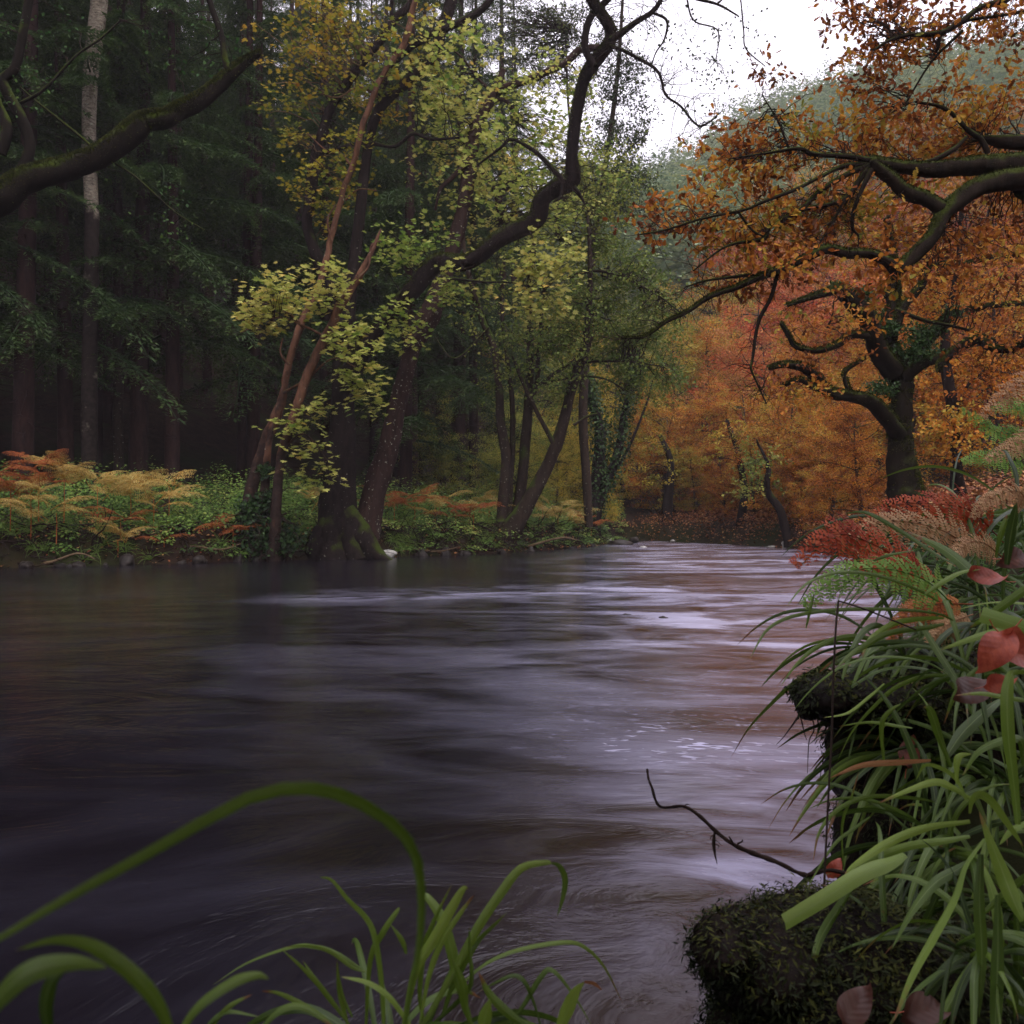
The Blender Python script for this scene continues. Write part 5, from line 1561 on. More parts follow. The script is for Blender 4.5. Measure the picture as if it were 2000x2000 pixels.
br = [(20, 905, 20.6, 'rust', 1.3, 9, 'rust orange bracken heap at the left edge, highest on the bank'), (75, 890, 21.0, 'rust', 1.3, 9, 'second rust bracken clump right of the one at the left edge'),
      (60, 960, 20.6, 'gold', .9, 7, 'golden bracken below the rust heap at the left edge'), (125, 915, 21.6, 'gold', 1.1, 7, 'yellow bracken just right of the rust heap'),
      (110, 1000, 20.8, 'gold', .6, 5, 'golden orange bracken hanging low over the green plants'), (190, 935, 22.4, 'gold', 1.0, 8, 'pale yellow bracken behind the green plants'),
      (255, 950, 23, 'gold', .9, 8, 'cream yellow bracken mound in the middle of the left bank'), (300, 965, 23, 'gold', .8, 7, 'cream yellow bracken spreading right of the mound'),
      (330, 935, 24.4, 'gold', 1.0, 5, 'single domed gold bracken standing above the rest'), (235, 1015, 22, 'rust', .5, 4, 'small rust bracken low on the bank'),
      (230, 1060, 21.6, 'gold', .4, 5, 'tawny bracken at the water edge'), (320, 1085, 22.4, 'rust', .3, 3, 'small dead frond dipping into the river'),
      (625, 975, 26, 'gold', .9, 6, 'gold bracken left of the thick forked trunk'), (455, 1040, 23.4, 'rust', .4, 4, 'rust bracken at the foot of the orange barked maple'),
      (770, 975, 28, 'rust', 1.0, 8, 'rust bracken just right of the spotted trunk'), (810, 985, 28.5, 'rust', .95, 7, 'rust red bracken between the trunks'), (850, 985, 28.6, 'gold', .9, 7, 'tawny bracken between the trunks'),
      (890, 992, 29, 'rust', .9, 6, 'red brown bracken left of the alder'), (925, 1010, 29.2, 'rust', .8, 6, 'low rust bracken left of the alder'), (955, 995, 31, 'gold', .9, 6, 'gold bracken touching the alder base'),
      (1060, 1000, 33.5, 'gold', 1.0, 8, 'bright gold bracken right of the alder base'), (1090, 1010, 34.5, 'gold', .9, 7, 'yellow bracken sloping to the river right of the alder'), (1125, 1025, 36, 'gold', .7, 6, 'last yellow bracken before the river bend'),
      (1155, 1030, 37.5, 'rust', .5, 4, 'small orange bracken at the bend of the river')]
for k, (px, py, Y, kd, h, n, lb) in enumerate(br):
    bracken(px, py - 22, Y, kd, h, n, lb, seed=k)
    # neighbours fill the clump
for k, (px, py, Y, kd, h, n, lb) in enumerate([(1990, 760, 3.6, 'gold', .9, 2, 'pale tan bracken frond drooping in at the right edge, upper'), (2010, 850, 3.4, 'gold', .6, 2, 'pale tan bracken frond drooping in at the right edge, lower')]):
    pass


def stone(px, py, Y, w, h, mat, label, name='stone', seed=0, group=None):
    rg = np.random.default_rng(seed + int(px))
    import bmesh
    bm = bmesh.new()
    bmesh.ops.create_icosphere(bm, subdivisions=3, radius=1)
    ph = rg.uniform(0, 6, 6)
    for v in bm.verts:
        c = v.co
        k = 1 + .16 * math.sin(c.x * 3 + ph[0]) + .12 * math.sin(c.y * 4 + ph[1]) * math.cos(c.z * 3 + ph[2]) + .07 * math.sin(c.x * 7 + c.z * 6 + ph[3])
        v.co = (c.x * k * w / 2, c.y * k * w / 2.4, c.z * k * h / 2)
    me = bpy.data.meshes.new(name); bm.to_mesh(me); bm.free()
    me.materials.append(mat)
    me.polygons.foreach_set('use_smooth', [True] * len(me.polygons))
    o = bpy.data.objects.new(name, me); C.objects.link(o)
    p = P(px, py, Y)
    o.location = [float(c) for c in p]
    tag(o, label, 'stone', group)
    return o


stone(752, 1082, 26.0, .50, .28, M['stone_pale'], 'pale grey stone at the foot of the spotted trunk')
stone(722, 1078, 26.0, .40, .35, M['stone_dark'], 'dark stone beside the pale stone at the spotted trunk')
stone(1182, 1056, 41, .50, .26, M['stone_pale'], 'pale stone on the shoal at the river bend, leftmost')
stone(1212, 1062, 39, 1.2, .28, M['stone_dark'], 'long dark rock on the shoal at the river bend')
stone(1238, 1055, 41, .36, .30, M['stone_dark'], 'small dark rock at the right of the shoal')
stone(1256, 1070, 35, .34, .12, M['stone_pale'], 'flat pale stone in the water below the shoal')
stone(1314, 1057, 42, .26, .12, M['stone_pale'], 'tiny pale stone at the far waterline')
stone(1505, 1068, 35, .30, .09, M['stone_pale'], 'small flat pale stone left of the white boulder')
stone(1539, 1064, 34, .44, .36, M['stone_pale'], 'rounded white boulder at the far waterline')
stone(1225, 1203, 10.2, .09, .05, M['stone_dark'], 'small dark rock breaking the surface mid river, left of the pair')
stone(1297, 1209, 9.9, .11, .06, M['stone_dark'], 'small dark rock breaking the surface mid river, right of the pair')
stone(1190, 1062, 40, 1.1, .16, M['stone_dark'], 'low dark shoal rock under the pale stones')

_src = bpy.data.objects['stone.001']
rg = np.random.default_rng(88)
for k in range(44):
    x = rg.uniform(-12.5, 3.2)
    y = float(np.interp(x, LB[:, 0], LB[:, 1])) + rg.uniform(-.25, .1)
    c = _src.copy(); C.objects.link(c)
    c.location = (x, y, rg.uniform(-.04, .04)); c.rotation_euler = (rg.uniform(0, 6), rg.uniform(0, 6), rg.uniform(0, 6))
    sc = rg.uniform(.25, .9); c.scale = (sc * rg.uniform(.7, 1.5), sc, sc)
    tag(c, 'small dark wet stone among the roots at the edge of the left bank', 'stone', 'dark stones along the left waterline')
# fallen sticks on the bank
for k, (pp, Y, w, lb) in enumerate([([(40, 1085), (90, 1098), (150, 1080), (185, 1092)], 20.6, 7, 'bleached forked stick at the left waterline, nearest the left edge'), ([(330, 1078), (380, 1068), (430, 1074), (470, 1062)], 22.8, 6, 'pale stick lying along the foot of the bank left of the maple'),
                                    ([(720, 1072), (780, 1070), (850, 1076), (900, 1068)], 26.8, 6, 'thin stick half in the water right of the spotted trunk'), ([(1030, 1068), (1090, 1050), (1130, 1055)], 31, 6, 'dark stick under the bank right of the alder')]):
    L = limb(pp, Y, (w, w, w * .6, w * .3), jit=.01, seed=k)
    ob = obj('fallen_stick', limb_blocks(L, 6, .12, k), M['twig_tan'], None, smooth=True, origin=L[0][0])
    tag(ob, lb, 'stick')

# ------------------------------------------------------------------ foreground
def blade_blocks(pts, w, roll=0.0, tint=.5, tipw=.05, seed=0, cut=False, m=22, basew=.45):
    """pts world (n,3); ribbon with a folded keel"""
    Q, _ = catmull(pts, np.ones(len(pts)), m)
    T = np.empty_like(Q); T[1:-1] = Q[2:] - Q[:-2]; T[0] = Q[1] - Q[0]; T[-1] = Q[-1] - Q[-2]
    T = norm(T)
    t = np.linspace(0, 1, m)
    view = norm(Q - np.array([0, 0, EYE]))
    A = norm(np.cross(T, view))
    B = np.cross(A, T)
    rg = np.random.default_rng(seed)
    rl = roll + .5 * np.sin(t * 2.5 + rg.uniform(0, 6))
    A2 = A * np.cos(rl)[:, None] + B * np.sin(rl)[:, None]
    N2 = np.cross(A2, T)
    prof = (basew + (1 - basew) * np.clip(t / .35, 0, 1)) * (1 if cut else 1)
    if not cut:
        prof = prof * np.clip((1 - t) / .45, 0, 1) ** .65
        prof = np.maximum(prof, .03)
    hw = w / 2 * prof
    keel = .28
    rows = np.stack([Q - A2 * hw[:, None], Q - A2 * hw[:, None] * .5 - N2 * hw[:, None] * keel * .7, Q - N2 * hw[:, None] * keel, Q + A2 * hw[:, None] * .5 - N2 * hw[:, None] * keel * .7, Q + A2 * hw[:, None]], 1)
    V = rows.reshape(-1, 3)
    i = np.arange(m * 5).reshape(m, 5)
    F = np.stack([i[:-1, :-1], i[:-1, 1:], i[1:, 1:], i[1:, :-1]], -1).reshape(-1, 4)
    tn_ = np.repeat(np.clip(tint + .18 * (t - .4) + rg.normal() * .05, 0, 1), 5)
    return [(V, F, tn_)]


def add_blade(root, pts, w, mat='blade', tint=.5, seed=0, cut=False, roll=None, name='leaf', label=None):
    rg = np.random.default_rng(seed + 999)
    roll = rg.uniform(-.6, .6) if roll is None else roll
    o = obj(name, blade_blocks(pts, w, roll, tint, seed=seed, cut=cut), M[mat], root, smooth=True)
    nv = len(o.data.vertices)
    if nv % 5 == 0:
        i_ = np.arange(nv)
        for nm_, v_ in (('lx', (i_ % 5) / 4.0), ('ly', (i_ // 5) / (nv / 5 - 1) * (.7 if cut else 1))):
            a = o.data.attributes.new(nm_, 'FLOAT', 'POINT'); a.data.foreach_set('value', v_.astype(np.float32))
    if label: o['label'] = label
    return o


def tr(pts, Y, crop=None):
    """traced foreground points: crop None = photo px; 'c' = right middle crop; 'd' = right lower crop; 'e' = lower middle crop; 'f' = lower left crop"""
    s, ox, oy = {None: (1, 0, 0), 'c': (.3623, 1300, 900), 'd': (.3623, 1300, 1400), 'e': (.43996, 600, 1150), 'f': (.43996, 0, 1150)}[crop]
    return PA([(p[0] * s + ox, p[1] * s + oy) for p in pts], Y)


def lump(name, c, r, seed, mat, sub=5, amp=.12):
    import bmesh
    rg = np.random.default_rng(seed)
    bm = bmesh.new(); bmesh.ops.create_icosphere(bm, subdivisions=sub, radius=1)
    V = np.array([v.co[:] for v in bm.verts]); F = np.array([[v.index for v in f.verts] for f in bm.faces]); bm.free()
    k = np.ones(len(V))
    for q in range(9):
        d = rnd(1, rg)[0]; fr = 1.6 * 1.45 ** q
        k += amp / (1 + q * .55) * np.sin(V @ d * fr + rg.uniform(0, 6)) * np.cos(V @ rnd(1, rg)[0] * fr * .8)
    V = V * k[:, None] * np.array(r) + np.array(c)
    return V, F


def mossy_lump(rname, label, parts, seed, nmoss, msize, hang=.5, up_only=False):
    c0 = np.array(parts[0][0])
    root = empty(rname, c0, label, 'mossy bank')
    rg = np.random.default_rng(seed)
    bl, rec = [], []
    for q, (c, r) in enumerate(parts):
        V, F = lump('soil', c, r, seed + q, None)
        bl.append((V, F))
        n = int(nmoss * (r[0] * r[2]) / (parts[0][1][0] * parts[0][1][2]))
        j = rg.integers(0, len(V), n)
        d = norm((V[j] - np.array(c)) / np.array(r) ** 2)
        if up_only:
            keep = (d[:, 2] > rg.uniform(-.1, .5, n)); j, d = j[keep], d[keep]; n = len(j)
        p = V[j] + rg.normal(size=(n, 3)) * .008
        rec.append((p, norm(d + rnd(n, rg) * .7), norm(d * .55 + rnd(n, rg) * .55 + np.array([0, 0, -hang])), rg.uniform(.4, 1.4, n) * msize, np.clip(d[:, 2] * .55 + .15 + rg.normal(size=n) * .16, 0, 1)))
    obj('soil', bl, M['soil'], root, smooth=True)
    rec = [np.concatenate([a[k] for a in rec]) for k in range(5)]
    o = obj('moss', leaves(rec[0], rec[3] * rg.choice([.6, 1, 1.5], len(rec[3])), T_simple(.15, .1), rec[1], rec[2], rec[4]), M['moss'], root); o['kind'] = 'stuff'
    return root


mossy_lump('moss_mound', 'rounded mound thick with dark hanging moss at the bottom right', [(P(1640, 1900, 1.34), (.13, .17, .088)), (P(1480, 1880, 1.28), (.07, .11, .05)), (P(1410, 1850, 1.24), (.034, .06, .026)), (P(1560, 2080, 1.25), (.11, .2, .13)), (P(1700, 1960, 1.35), (.16, .2, .13))], 5, 26000, .0085)
mossy_lump('earth_overhang', 'dark undercut earth ledge with moss on top beside the water', [(P(1690, 1370, 1.95), (.13, .2, .055)), (P(1615, 1360, 1.9), (.055, .09, .040)), (P(1760, 1510, 2.0), (.13, .2, .16)), (P(1745, 1680, 1.9), (.09, .2, .14)), (P(1830, 1400, 2.1), (.17, .2, .14)), (P(1575, 1375, 1.88), (.022, .05, .03))], 9, 11000, .010, up_only=True)

# rush plants on the right: traced blades
rR = empty('woodrush_plant', P(1960, 1560, 1.5), 'large woodrush clump with broad arching green blades filling the right side', 'plant')
cc = [('c', [(1550, 860), (1450, 820), (1200, 800), (900, 805), (680, 840), (560, 900), (500, 980), (455, 1070)], 9, .5, (1.7, 1.5)),
      ('c', [(1470, 760), (1370, 700), (1150, 620), (950, 600), (800, 640), (720, 700), (650, 790)], 9, .5, (1.75, 1.6)),
      ('c', [(1500, 850), (1430, 848), (1250, 870), (1130, 940), (1080, 1000), (1060, 1060)], 14, .8, (1.6, 1.5)),
      ('c', [(1500, 880), (1400, 900), (1200, 930), (1050, 1010), (980, 1060), (915, 1125)], 15, .7, (1.6, 1.45)),
      ('c', [(2050, 640), (1932, 700), (1750, 830), (1640, 900)], 20, .55, (1.4, 1.5)),
      ('c', [(1932, 870), (1830, 905), (1650, 960), (1480, 1020)], 20, .8, (1.4, 1.5)),
      ('c', [(2000, 775), (1932, 770), (1750, 765), (1560, 805)], 9, .7, (1.5, 1.6)),
      ('c', [(1600, 1260), (1580, 1210), (1480, 1050), (1400, 920), (1360, 860)], 20, .4, (1.5, 1.6)),
      ('c', [(1840, 560), (1855, 420), (1880, 280), (1895, 225)], 24, .2, 1.5),
      ('c', [(1780, 520), (1800, 420), (1825, 340), (1840, 290)], 14, .5, 1.55),
      ('c', [(1560, 560), (1450, 500), (1300, 400), (1130, 300), (1050, 275), (960, 285)], 10, .4, (1.7, 1.9)),
      ('c', [(1750, 680), (1650, 600), (1500, 480), (1300, 380)], 24, .25, (1.6, 1.8)),
      ('c', [(1900, 1960), (1880, 1750), (1850, 1500), (1840, 1300), (1850, 1190), (1880, 1140), (1990, 1150)], 28, .6, (1.2, 1.25)),
      ('c', [(1540, 1650), (1480, 1500), (1440, 1380), (1420, 1335), (1390, 1328)], 20, .65, 1.4),
      ('c', [(1510, 1600), (1600, 1470), (1740, 1340), (1850, 1260)], 30, .3, (1.5, 1.6)),
      ('c', [(1180, 1640), (1165, 1500), (1170, 1400), (1220, 1340), (1270, 1310)], 12, .6, 1.5),
      ('c', [(1180, 1200), (1100, 1270), (980, 1360), (850, 1385)], 8, .9, 1.6),
      ('c', [(1330, 1440), (1250, 1430), (1100, 1410), (930, 1432)], 8, .6, 1.55),
      ('d', [(1450, 460), (1350, 440), (1100, 430), (930, 500), (830, 620), (795, 780)], 11, .55, (1.5, 1.4)),
      ('d', [(1640, 440), (1540, 380), (1450, 352), (1300, 400), (1150, 465)], 17, .85, (1.3, 1.35)),
      ('d', [(1640, 565), (1400, 600), (1200, 680), (1020, 800), (960, 860)], 20, .8, (1.3, 1.3)),
      ('d', [(1640, 645), (1500, 670), (1300, 700), (1100, 780), (1000, 860)], 19, .6, (1.35, 1.35)),
      ('d', [(1930, 1100), (1880, 1000), (1830, 880), (1760, 700), (1690, 510)], 36, .75, (1.15, 1.2)),
      ('d', [(1720, 660), (1620, 800), (1560, 980), (1440, 1200), (1330, 1400), (1230, 1640)], 30, .65, (1.2, 1.1)),
      ('d', [(1640, 780), (1560, 830), (1450, 900), (1330, 1050), (1220, 1250)], 24, .35, (1.3, 1.2)),
      ('d', [(1700, 740), (1690, 1000), (1705, 1300), (1690, 1620)], 26, .45, (1.2, 1.15)),
      ('d', [(1790, 960), (1790, 1300), (1780, 1640), (1780, 1760)], 28, .5, (1.15, 1.1)),
      ('d', [(2010, 540), (1932, 580), (1860, 620), (1800, 690)], 20, .7, 1.3),
      ('d', [(1640, 520), (1650, 460), (1690, 420), (1760, 460), (1860, 600), (1930, 700)], 22, .8, (1.25, 1.25)),
      ('d', [(1620, 450), (1570, 340), (1490, 280), (1400, 262), (1350, 340)], 15, .9, (1.3, 1.35)),
      ('d', [(1050, 860), (950, 1000), (830, 1200), (770, 1450)], 24, .3, (1.35, 1.2)),
      ('d', [(1150, 980), (1030, 1150), (900, 1350), (760, 1570)], 18, .25, (1.35, 1.2)),
      ('d', [(2000, 820), (1932, 870), (1800, 980), (1680, 1090)], 22, .4, 1.25),
      ('d', [(1570, 360), (1570, 250), (1590, 210), (1650, 200)], 16, .95, 1.3),
      ('d', [(1500, 900), (1400, 1100), (1350, 1300), (1300, 1640)], 22, .2, 1.3),
      ('d', [(1880, 1000), (1900, 1300), (1880, 1640)], 24, .3, 1.2),
      ('d', [(1100, 540), (1020, 600), (900, 700), (740, 960)], 8, .5, (1.5, 1.4)),
      ('d', [(960, 820), (950, 650), (960, 540), (1000, 440), (1040, 300)], 8, .5, 1.45),
      ('c', [(1932, 1640), (1900, 1500), (1700, 1560), (1600, 1700)], 22, .4, 1.4),
      ('c', [(2000, 1300), (1850, 1280), (1700, 1255), (1560, 1265)], 14, .6, 1.35),
      ('c', [(1720, 1090), (1640, 1160), (1560, 1260), (1500, 1420)], 14, .5, 1.5),
      ('c', [(1400, 720), (1500, 650), (1600, 600), (1700, 585)], 14, .7, 1.6),
      ('c', [(1120, 540), (1200, 510), (1350, 480)], 8, .5, 1.75),
      ('c', [(800, 720), (780, 800), (755, 910)], 9, .45, 1.6),
      ]
for k, (cr, pp, w, tn_, Y) in enumerate(cc):
    Y = Y if isinstance(Y, tuple) else (Y, Y)
    Wp = tr(pp, Y, cr)
    add_blade(rR, Wp, .84 * w / FPX * np.mean(Y), 'blade', tn_ * .95, seed=k)
add_blade(rR, tr([(2050, 935), (1932, 900), (1700, 828)], (1.35, 1.4), 'c'), 32 / FPX * 1.4, 'blade_bright', .4, 301, cut=True, roll=.2, label='broad yellow green cut blade near the right edge')
add_blade(rR, tr([(1290, 745), (1210, 790), (1060, 850), (850, 980), (635, 1110)], (1.3, 1.18), 'd'), 31 / FPX * 1.22, 'blade_bright', .7, 302, cut=True, roll=.15, label='broad pale green blade with a cut end over the moss mound')
add_blade(rR, tr([(1430, 235), (1280, 245), (1060, 262), (885, 330)], 1.4, 'd'), 12 / FPX * 1.4, 'blade_dry', .6, 303, label='dry orange blade')

# filler plants: tussocks of random blades, each rooted in the bank
def tussock(c, n, Lr, wr, label, seed, lean=(0, 0, 0), group='woodrush tussocks on the right bank', tint=(.1, .7), grav=-.33):
    rg = np.random.default_rng(seed)
    root = empty('woodrush_plant', c, label, 'plant', group)
    c = np.array(c, float)
    for k in range(n):
        a = rg.uniform(0, 6.28)
        d = np.array([math.cos(a) * .8, math.sin(a) * .6, rg.uniform(.5, 1.3)]) + np.array(lean)
        L = rg.uniform(*Lr)
        Ps, _ = shoots((c + rg.normal(size=3) * np.array([.02, .02, .01]))[None], d[None], np.array([L]), np.array([.01]), 7, .05, grav, rg)
        add_blade(root, Ps[0], rg.uniform(*wr), 'blade', rg.uniform(*tint), seed * 100 + k, roll=rg.uniform(-.9, .9))
    return root


tl = [(1760, 1870, 1.22, 30, 'woodrush tussock spilling forward over the moss mound'), (1900, 1830, 1.15, 26, 'woodrush tussock nearest the lens in the bottom right'), (1900, 1300, 1.7, 34, 'woodrush tussock behind the red beech leaf'), (1800, 1450, 1.75, 34, 'woodrush tussock growing above the earth ledge'), (1960, 1500, 1.6, 30, 'woodrush tussock at the right edge half way down the bank'),
      (1850, 1640, 1.5, 34, 'woodrush tussock behind the cut pale blade'), (1980, 1750, 1.4, 28, 'woodrush tussock at the right edge low on the bank'), (1760, 1800, 1.4, 30, 'woodrush tussock rooted behind the moss mound'),
      (1880, 1930, 1.3, 28, 'woodrush tussock in the bottom right corner'), (1760, 1250, 2.0, 30, 'woodrush tussock by the ferns above the ledge'), (1900, 1120, 2.3, 30, 'woodrush tussock right of the red fern'), (2000, 1010, 2.6, 30, 'woodrush tussock highest at the right edge'),
      (1950, 1200, 1.9, 24, 'woodrush tussock between the red leaf and the ferns'), (1850, 1040, 3.0, 26, 'woodrush tussock behind the tan fern')]
for k, (px, py, Y, n, lb) in enumerate(tl):
    s_ = Y / 1.5
    tussock(P(px, py + 40, Y + .08), n, (.16 * s_, .34 * s_), (.006, .013), lb, 40 + k, lean=(-.35, -.35, 0), tint=(-.1, .55))

# ferns
def big_frond(pts, Y, width, mat, seed, pairs=14, sub=11, drop=.6, root=None, name='frond', sleaf=.52, dens=1.0):
    """frond along a traced rachis"""
    W3 = PA(pts, Y)
    Q, r = catmull(W3, np.linspace(1, .2, len(W3)), 40)
    rg = np.random.default_rng(seed)
    Lt = np.linalg.norm(np.diff(Q, axis=0), axis=1).sum()
    bl = tubes(Q[None], (r * .0016)[None], 5, tint=.1)
    pos, nr, dr, sz, ti, PPs = [], [], [], [], [], []
    for k in range(pairs):
        u = .12 + .86 * k / (pairs - 1)
        f = u * 38.99; i = int(f)
        p0 = Q[i] * (1 - f + i) + Q[i + 1] * (f - i); T = norm(Q[i + 1] - Q[i])
        L = width * (1 - (u - .1) / .95) ** .75 * min(1, .5 + u * 2) + .004
        side0 = norm(np.cross(T, np.array([0, -.9, .42])))
        for sgn in (-1, 1):
            d = norm(side0 * sgn + T * .5 + np.array([0, 0, -.1 + rg.normal() * .08]))
            q = 8; Pp = [p0]; dd = d
            for w in range(q - 1):
                dd = norm(dd + np.array([0, 0, -drop * .22]) + rg.normal(size=3) * .03)
                Pp.append(Pp[-1] + dd * L / (q - 1))
            Pp = np.array(Pp); PPs.append(Pp)
            base_ = .64 * Lt / pairs; ns = max(4, int(L / (base_ * .34))); tn_ = rg.uniform(.25, .8)
            for w in range(ns):
                v = (w + .4) / ns; f2 = v * (q - 1.001); j = int(f2)
                pp = Pp[j] + (Pp[j + 1] - Pp[j]) * (f2 - j); TT = norm(Pp[j + 1] - Pp[j])
                nn = norm(np.cross(TT, T) * sgn + rg.normal(size=3) * .05)
                nn = nn if nn[2] > 0 else -nn
                sv = np.cross(nn, TT)
                for s2 in (-1, 1):
                    pos.append(pp); nr.append(norm(nn + rg.normal(size=3) * .08)); dr.append(norm(sv * s2 + TT * .45)); sz.append(base_ * min(1, .45 + L / width) * (1 - v) ** .5 * rg.uniform(.85, 1.1) + .001); ti.append(np.clip(tn_ + rg.normal() * .1, 0, 1))
    PPs = np.array(PPs)
    bl += tubes(PPs, np.full((len(PPs), 8), .0007), 3, tint=.15)
    bl += leaves(np.array(pos), np.array(sz), T_oval(.2, .05), np.array(nr), np.array(dr), np.array(ti))
    o = obj(name, bl, M[mat], root)
    return o


fr = empty('fern', P(1850, 1180, 2.2), 'red brown dying bracken reaching left over the river', 'fern')
big_frond([(1830, 1130), (1740, 1080), (1660, 1045), (1610, 1052), (1552, 1100)], (2.2, 2.0), .10, 'fern_red', 1, root=fr)
big_frond([(1850, 1150), (1780, 1115), (1720, 1100), (1670, 1110)], (2.15, 2.0), .07, 'fern_red', 2, root=fr)
big_frond([(1960, 1060), (1900, 1000), (1840, 985), (1760, 985), (1700, 1010)], (2.5, 2.3), .10, 'fern_red', 3, root=fr)
big_frond([(1900, 1180), (1820, 1180), (1770, 1200), (1740, 1250)], (2.0, 1.9), .05, 'bracken_rust', 5, root=fr)
big_frond([(1900, 1200), (1850, 1220), (1810, 1260)], (2.0, 1.9), .05, 'fern_tan', 9, root=fr)
ft = empty('fern', P(1900, 1150, 2.4), 'pale tan bracken frond lying above the red one', 'fern')
big_frond([(1920, 1090), (1850, 1040), (1780, 1020), (1720, 1020), (1665, 1045)], (2.35, 2.2), .085, 'fern_tan', 6, root=ft)
big_frond([(1960, 1090), (1920, 1060), (1880, 1065), (1860, 1100)], (2.35, 2.2), .05, 'fern_tan', 7, root=ft)
big_frond([(2010, 1000), (1990, 960), (1930, 975), (1900, 1010)], (2.5, 2.4), .05, 'fern_tan', 17, root=ft)
fg = empty('fern', P(1840, 1170, 1.9), 'bright green bracken frond arching over the water below the red one', 'fern')
big_frond([(1860, 1180), (1810, 1135), (1740, 1112), (1660, 1115), (1610, 1145), (1572, 1180)], (1.9, 1.75), .072, 'fern_green', 8, root=fg, drop=.8, pairs=15)
f2 = empty('fern', P(2080, 800, 3.4), 'pale buff bracken fronds drooping in at the right edge above the grass', 'fern')
big_frond([(2120, 720), (2050, 730), (1980, 760), (1920, 812)], (3.4, 3.2), .12, 'fern_tan', 11, root=f2)
big_frond([(2100, 840), (2040, 845), (1980, 870), (1928, 897)], (3.4, 3.2), .10, 'fern_tan', 12, root=f2)
f3 = empty('fern', P(2080, 900, 4.2), 'yellow green fern fronds at the right edge behind the buff ones', 'fern')
big_frond([(2080, 880), (2000, 850), (1940, 840), (1880, 800)], (4.2, 4.0), .12, 'fern_green', 13, root=f3)
big_frond([(2080, 850), (2020, 800), (1980, 790), (1940, 800)], (4.2, 4.0), .12, 'fern_green', 14, root=f3)
big_frond([(2080, 930), (1990, 900), (1930, 890), (1880, 900)], (4.2, 4.0), .11, 'fern_green', 15, root=f3)


def beech_leaf(px, py, Y, size, nrm_, dr_, tint, label, seed=0, mat='fallen', curl=.7):
    """broad leaf with wavy margin, midrib trough and curl"""
    rg = np.random.default_rng(seed)
    mu, mv = 17, 9
    us = np.linspace(0, 1, mu); vs = np.linspace(-1, 1, mv)
    U, Vv = np.meshgrid(us, vs, indexing='ij')
    hw = .31 * np.sin(np.pi * np.clip(U, 0, 1) ** .85) ** .75 + .005
    X = Vv * hw; Yl = U
    Z = .10 * np.abs(Vv) * hw * 2 + .006 * np.sin(U * 46) * np.abs(Vv) + curl * (U - .5) ** 2 * rg.choice([-1, 1]) + curl * .5 * Vv * (U - .5)
    Lc = np.stack([X, Yl, Z], -1).reshape(-1, 3)
    n = norm(np.array(nrm_, float)); d = np.array(dr_, float); d = norm(d - (d @ n) * n); x = np.cross(d, n)
    c = P(px, py, Y)
    V = (Lc[:, 0:1] * x + (Lc[:, 1:2] - .5) * d + Lc[:, 2:3] * n) * size
    i = np.arange(mu * mv).reshape(mu, mv)
    F = np.stack([i[:-1, :-1], i[:-1, 1:], i[1:, 1:], i[1:, :-1]], -1).reshape(-1, 4)
    # petiole
    sp = np.array([(-.5 * d) * size, (-.62 * d - .03 * n) * size, (-.78 * d + .02 * n) * size])
    st = tubes(sp[None], np.full((1, 3), size * .012), 4)
    me = mesh('fallen_leaf', [(V, F, np.full(len(V), tint))] + st, M[mat], True)
    nv = len(me.vertices)
    a = me.attributes.new('lx', 'FLOAT', 'POINT'); q = np.zeros(nv, np.float32); q[:len(Lc)] = Lc[:, 0]; a.data.foreach_set('value', q)
    a = me.attributes.new('ly', 'FLOAT', 'POINT'); q = np.zeros(nv, np.float32); q[:len(Lc)] = Lc[:, 1]; a.data.foreach_set('value', q)
    o = bpy.data.objects.new('fallen_leaf', me); C.objects.link(o); o.location = [float(v) for v in c]
    return tag(o, label, 'leaf')


G = 'fallen_leaf'
beech_leaf(1945, 1268, 1.35, .075, (-.2, -1, .45), (-.6, .1, -.75), .35, 'large red leaf seen face on at the right edge, left half of the pair', 1)
beech_leaf(1985, 1275, 1.37, .075, (.35, -1, .4), (.5, .1, -.8), .4, 'large red beech leaf overlapping the other at the right edge, right half of the pair', 2)
beech_leaf(1895, 1350, 1.4, .075, (.1, -.7, .8), (-.8, 0, -.6), -.25, 'dark red leaf lying below the pair of large red leaves', 3)
beech_leaf(1950, 1335, 1.38, .045, (-.1, -1, .5), (.9, 0, .2), .35, 'small bright red leaf just under the pair of large red leaves', 4)
beech_leaf(1925, 1128, 1.6, .06, (0, -1, .9), (-1, 0, .3), .2, 'orange red leaf among the blades above the large pair', 5)
beech_leaf(1990, 1090, 1.7, .065, (.1, -1, .6), (1, 0, .1), -.2, 'deep red leaf at the right edge level with the green fern', 6)
beech_leaf(1630, 1697, 1.42, .034, (-.4, -1, .2), (.5, 0, .8), .3, 'small red leaf caught at the end of the bare twig', 9)
beech_leaf(1670, 1965, 1.15, .058, (-.2, -.8, .7), (.5, 0, .8), -.45, 'brown red leaf on the moss at the bottom right', 10)
beech_leaf(1815, 1970, 1.15, .062, (0, -.6, .9), (1, 0, .2), -.45, 'curled brown leaf low in the bottom right corner', 11)
beech_leaf(1775, 1470, 1.75, .06, (-.2, -.9, .4), (.2, 0, 1), -.1, 'brown leaf caught in the tussock above the dry orange blade', 13)

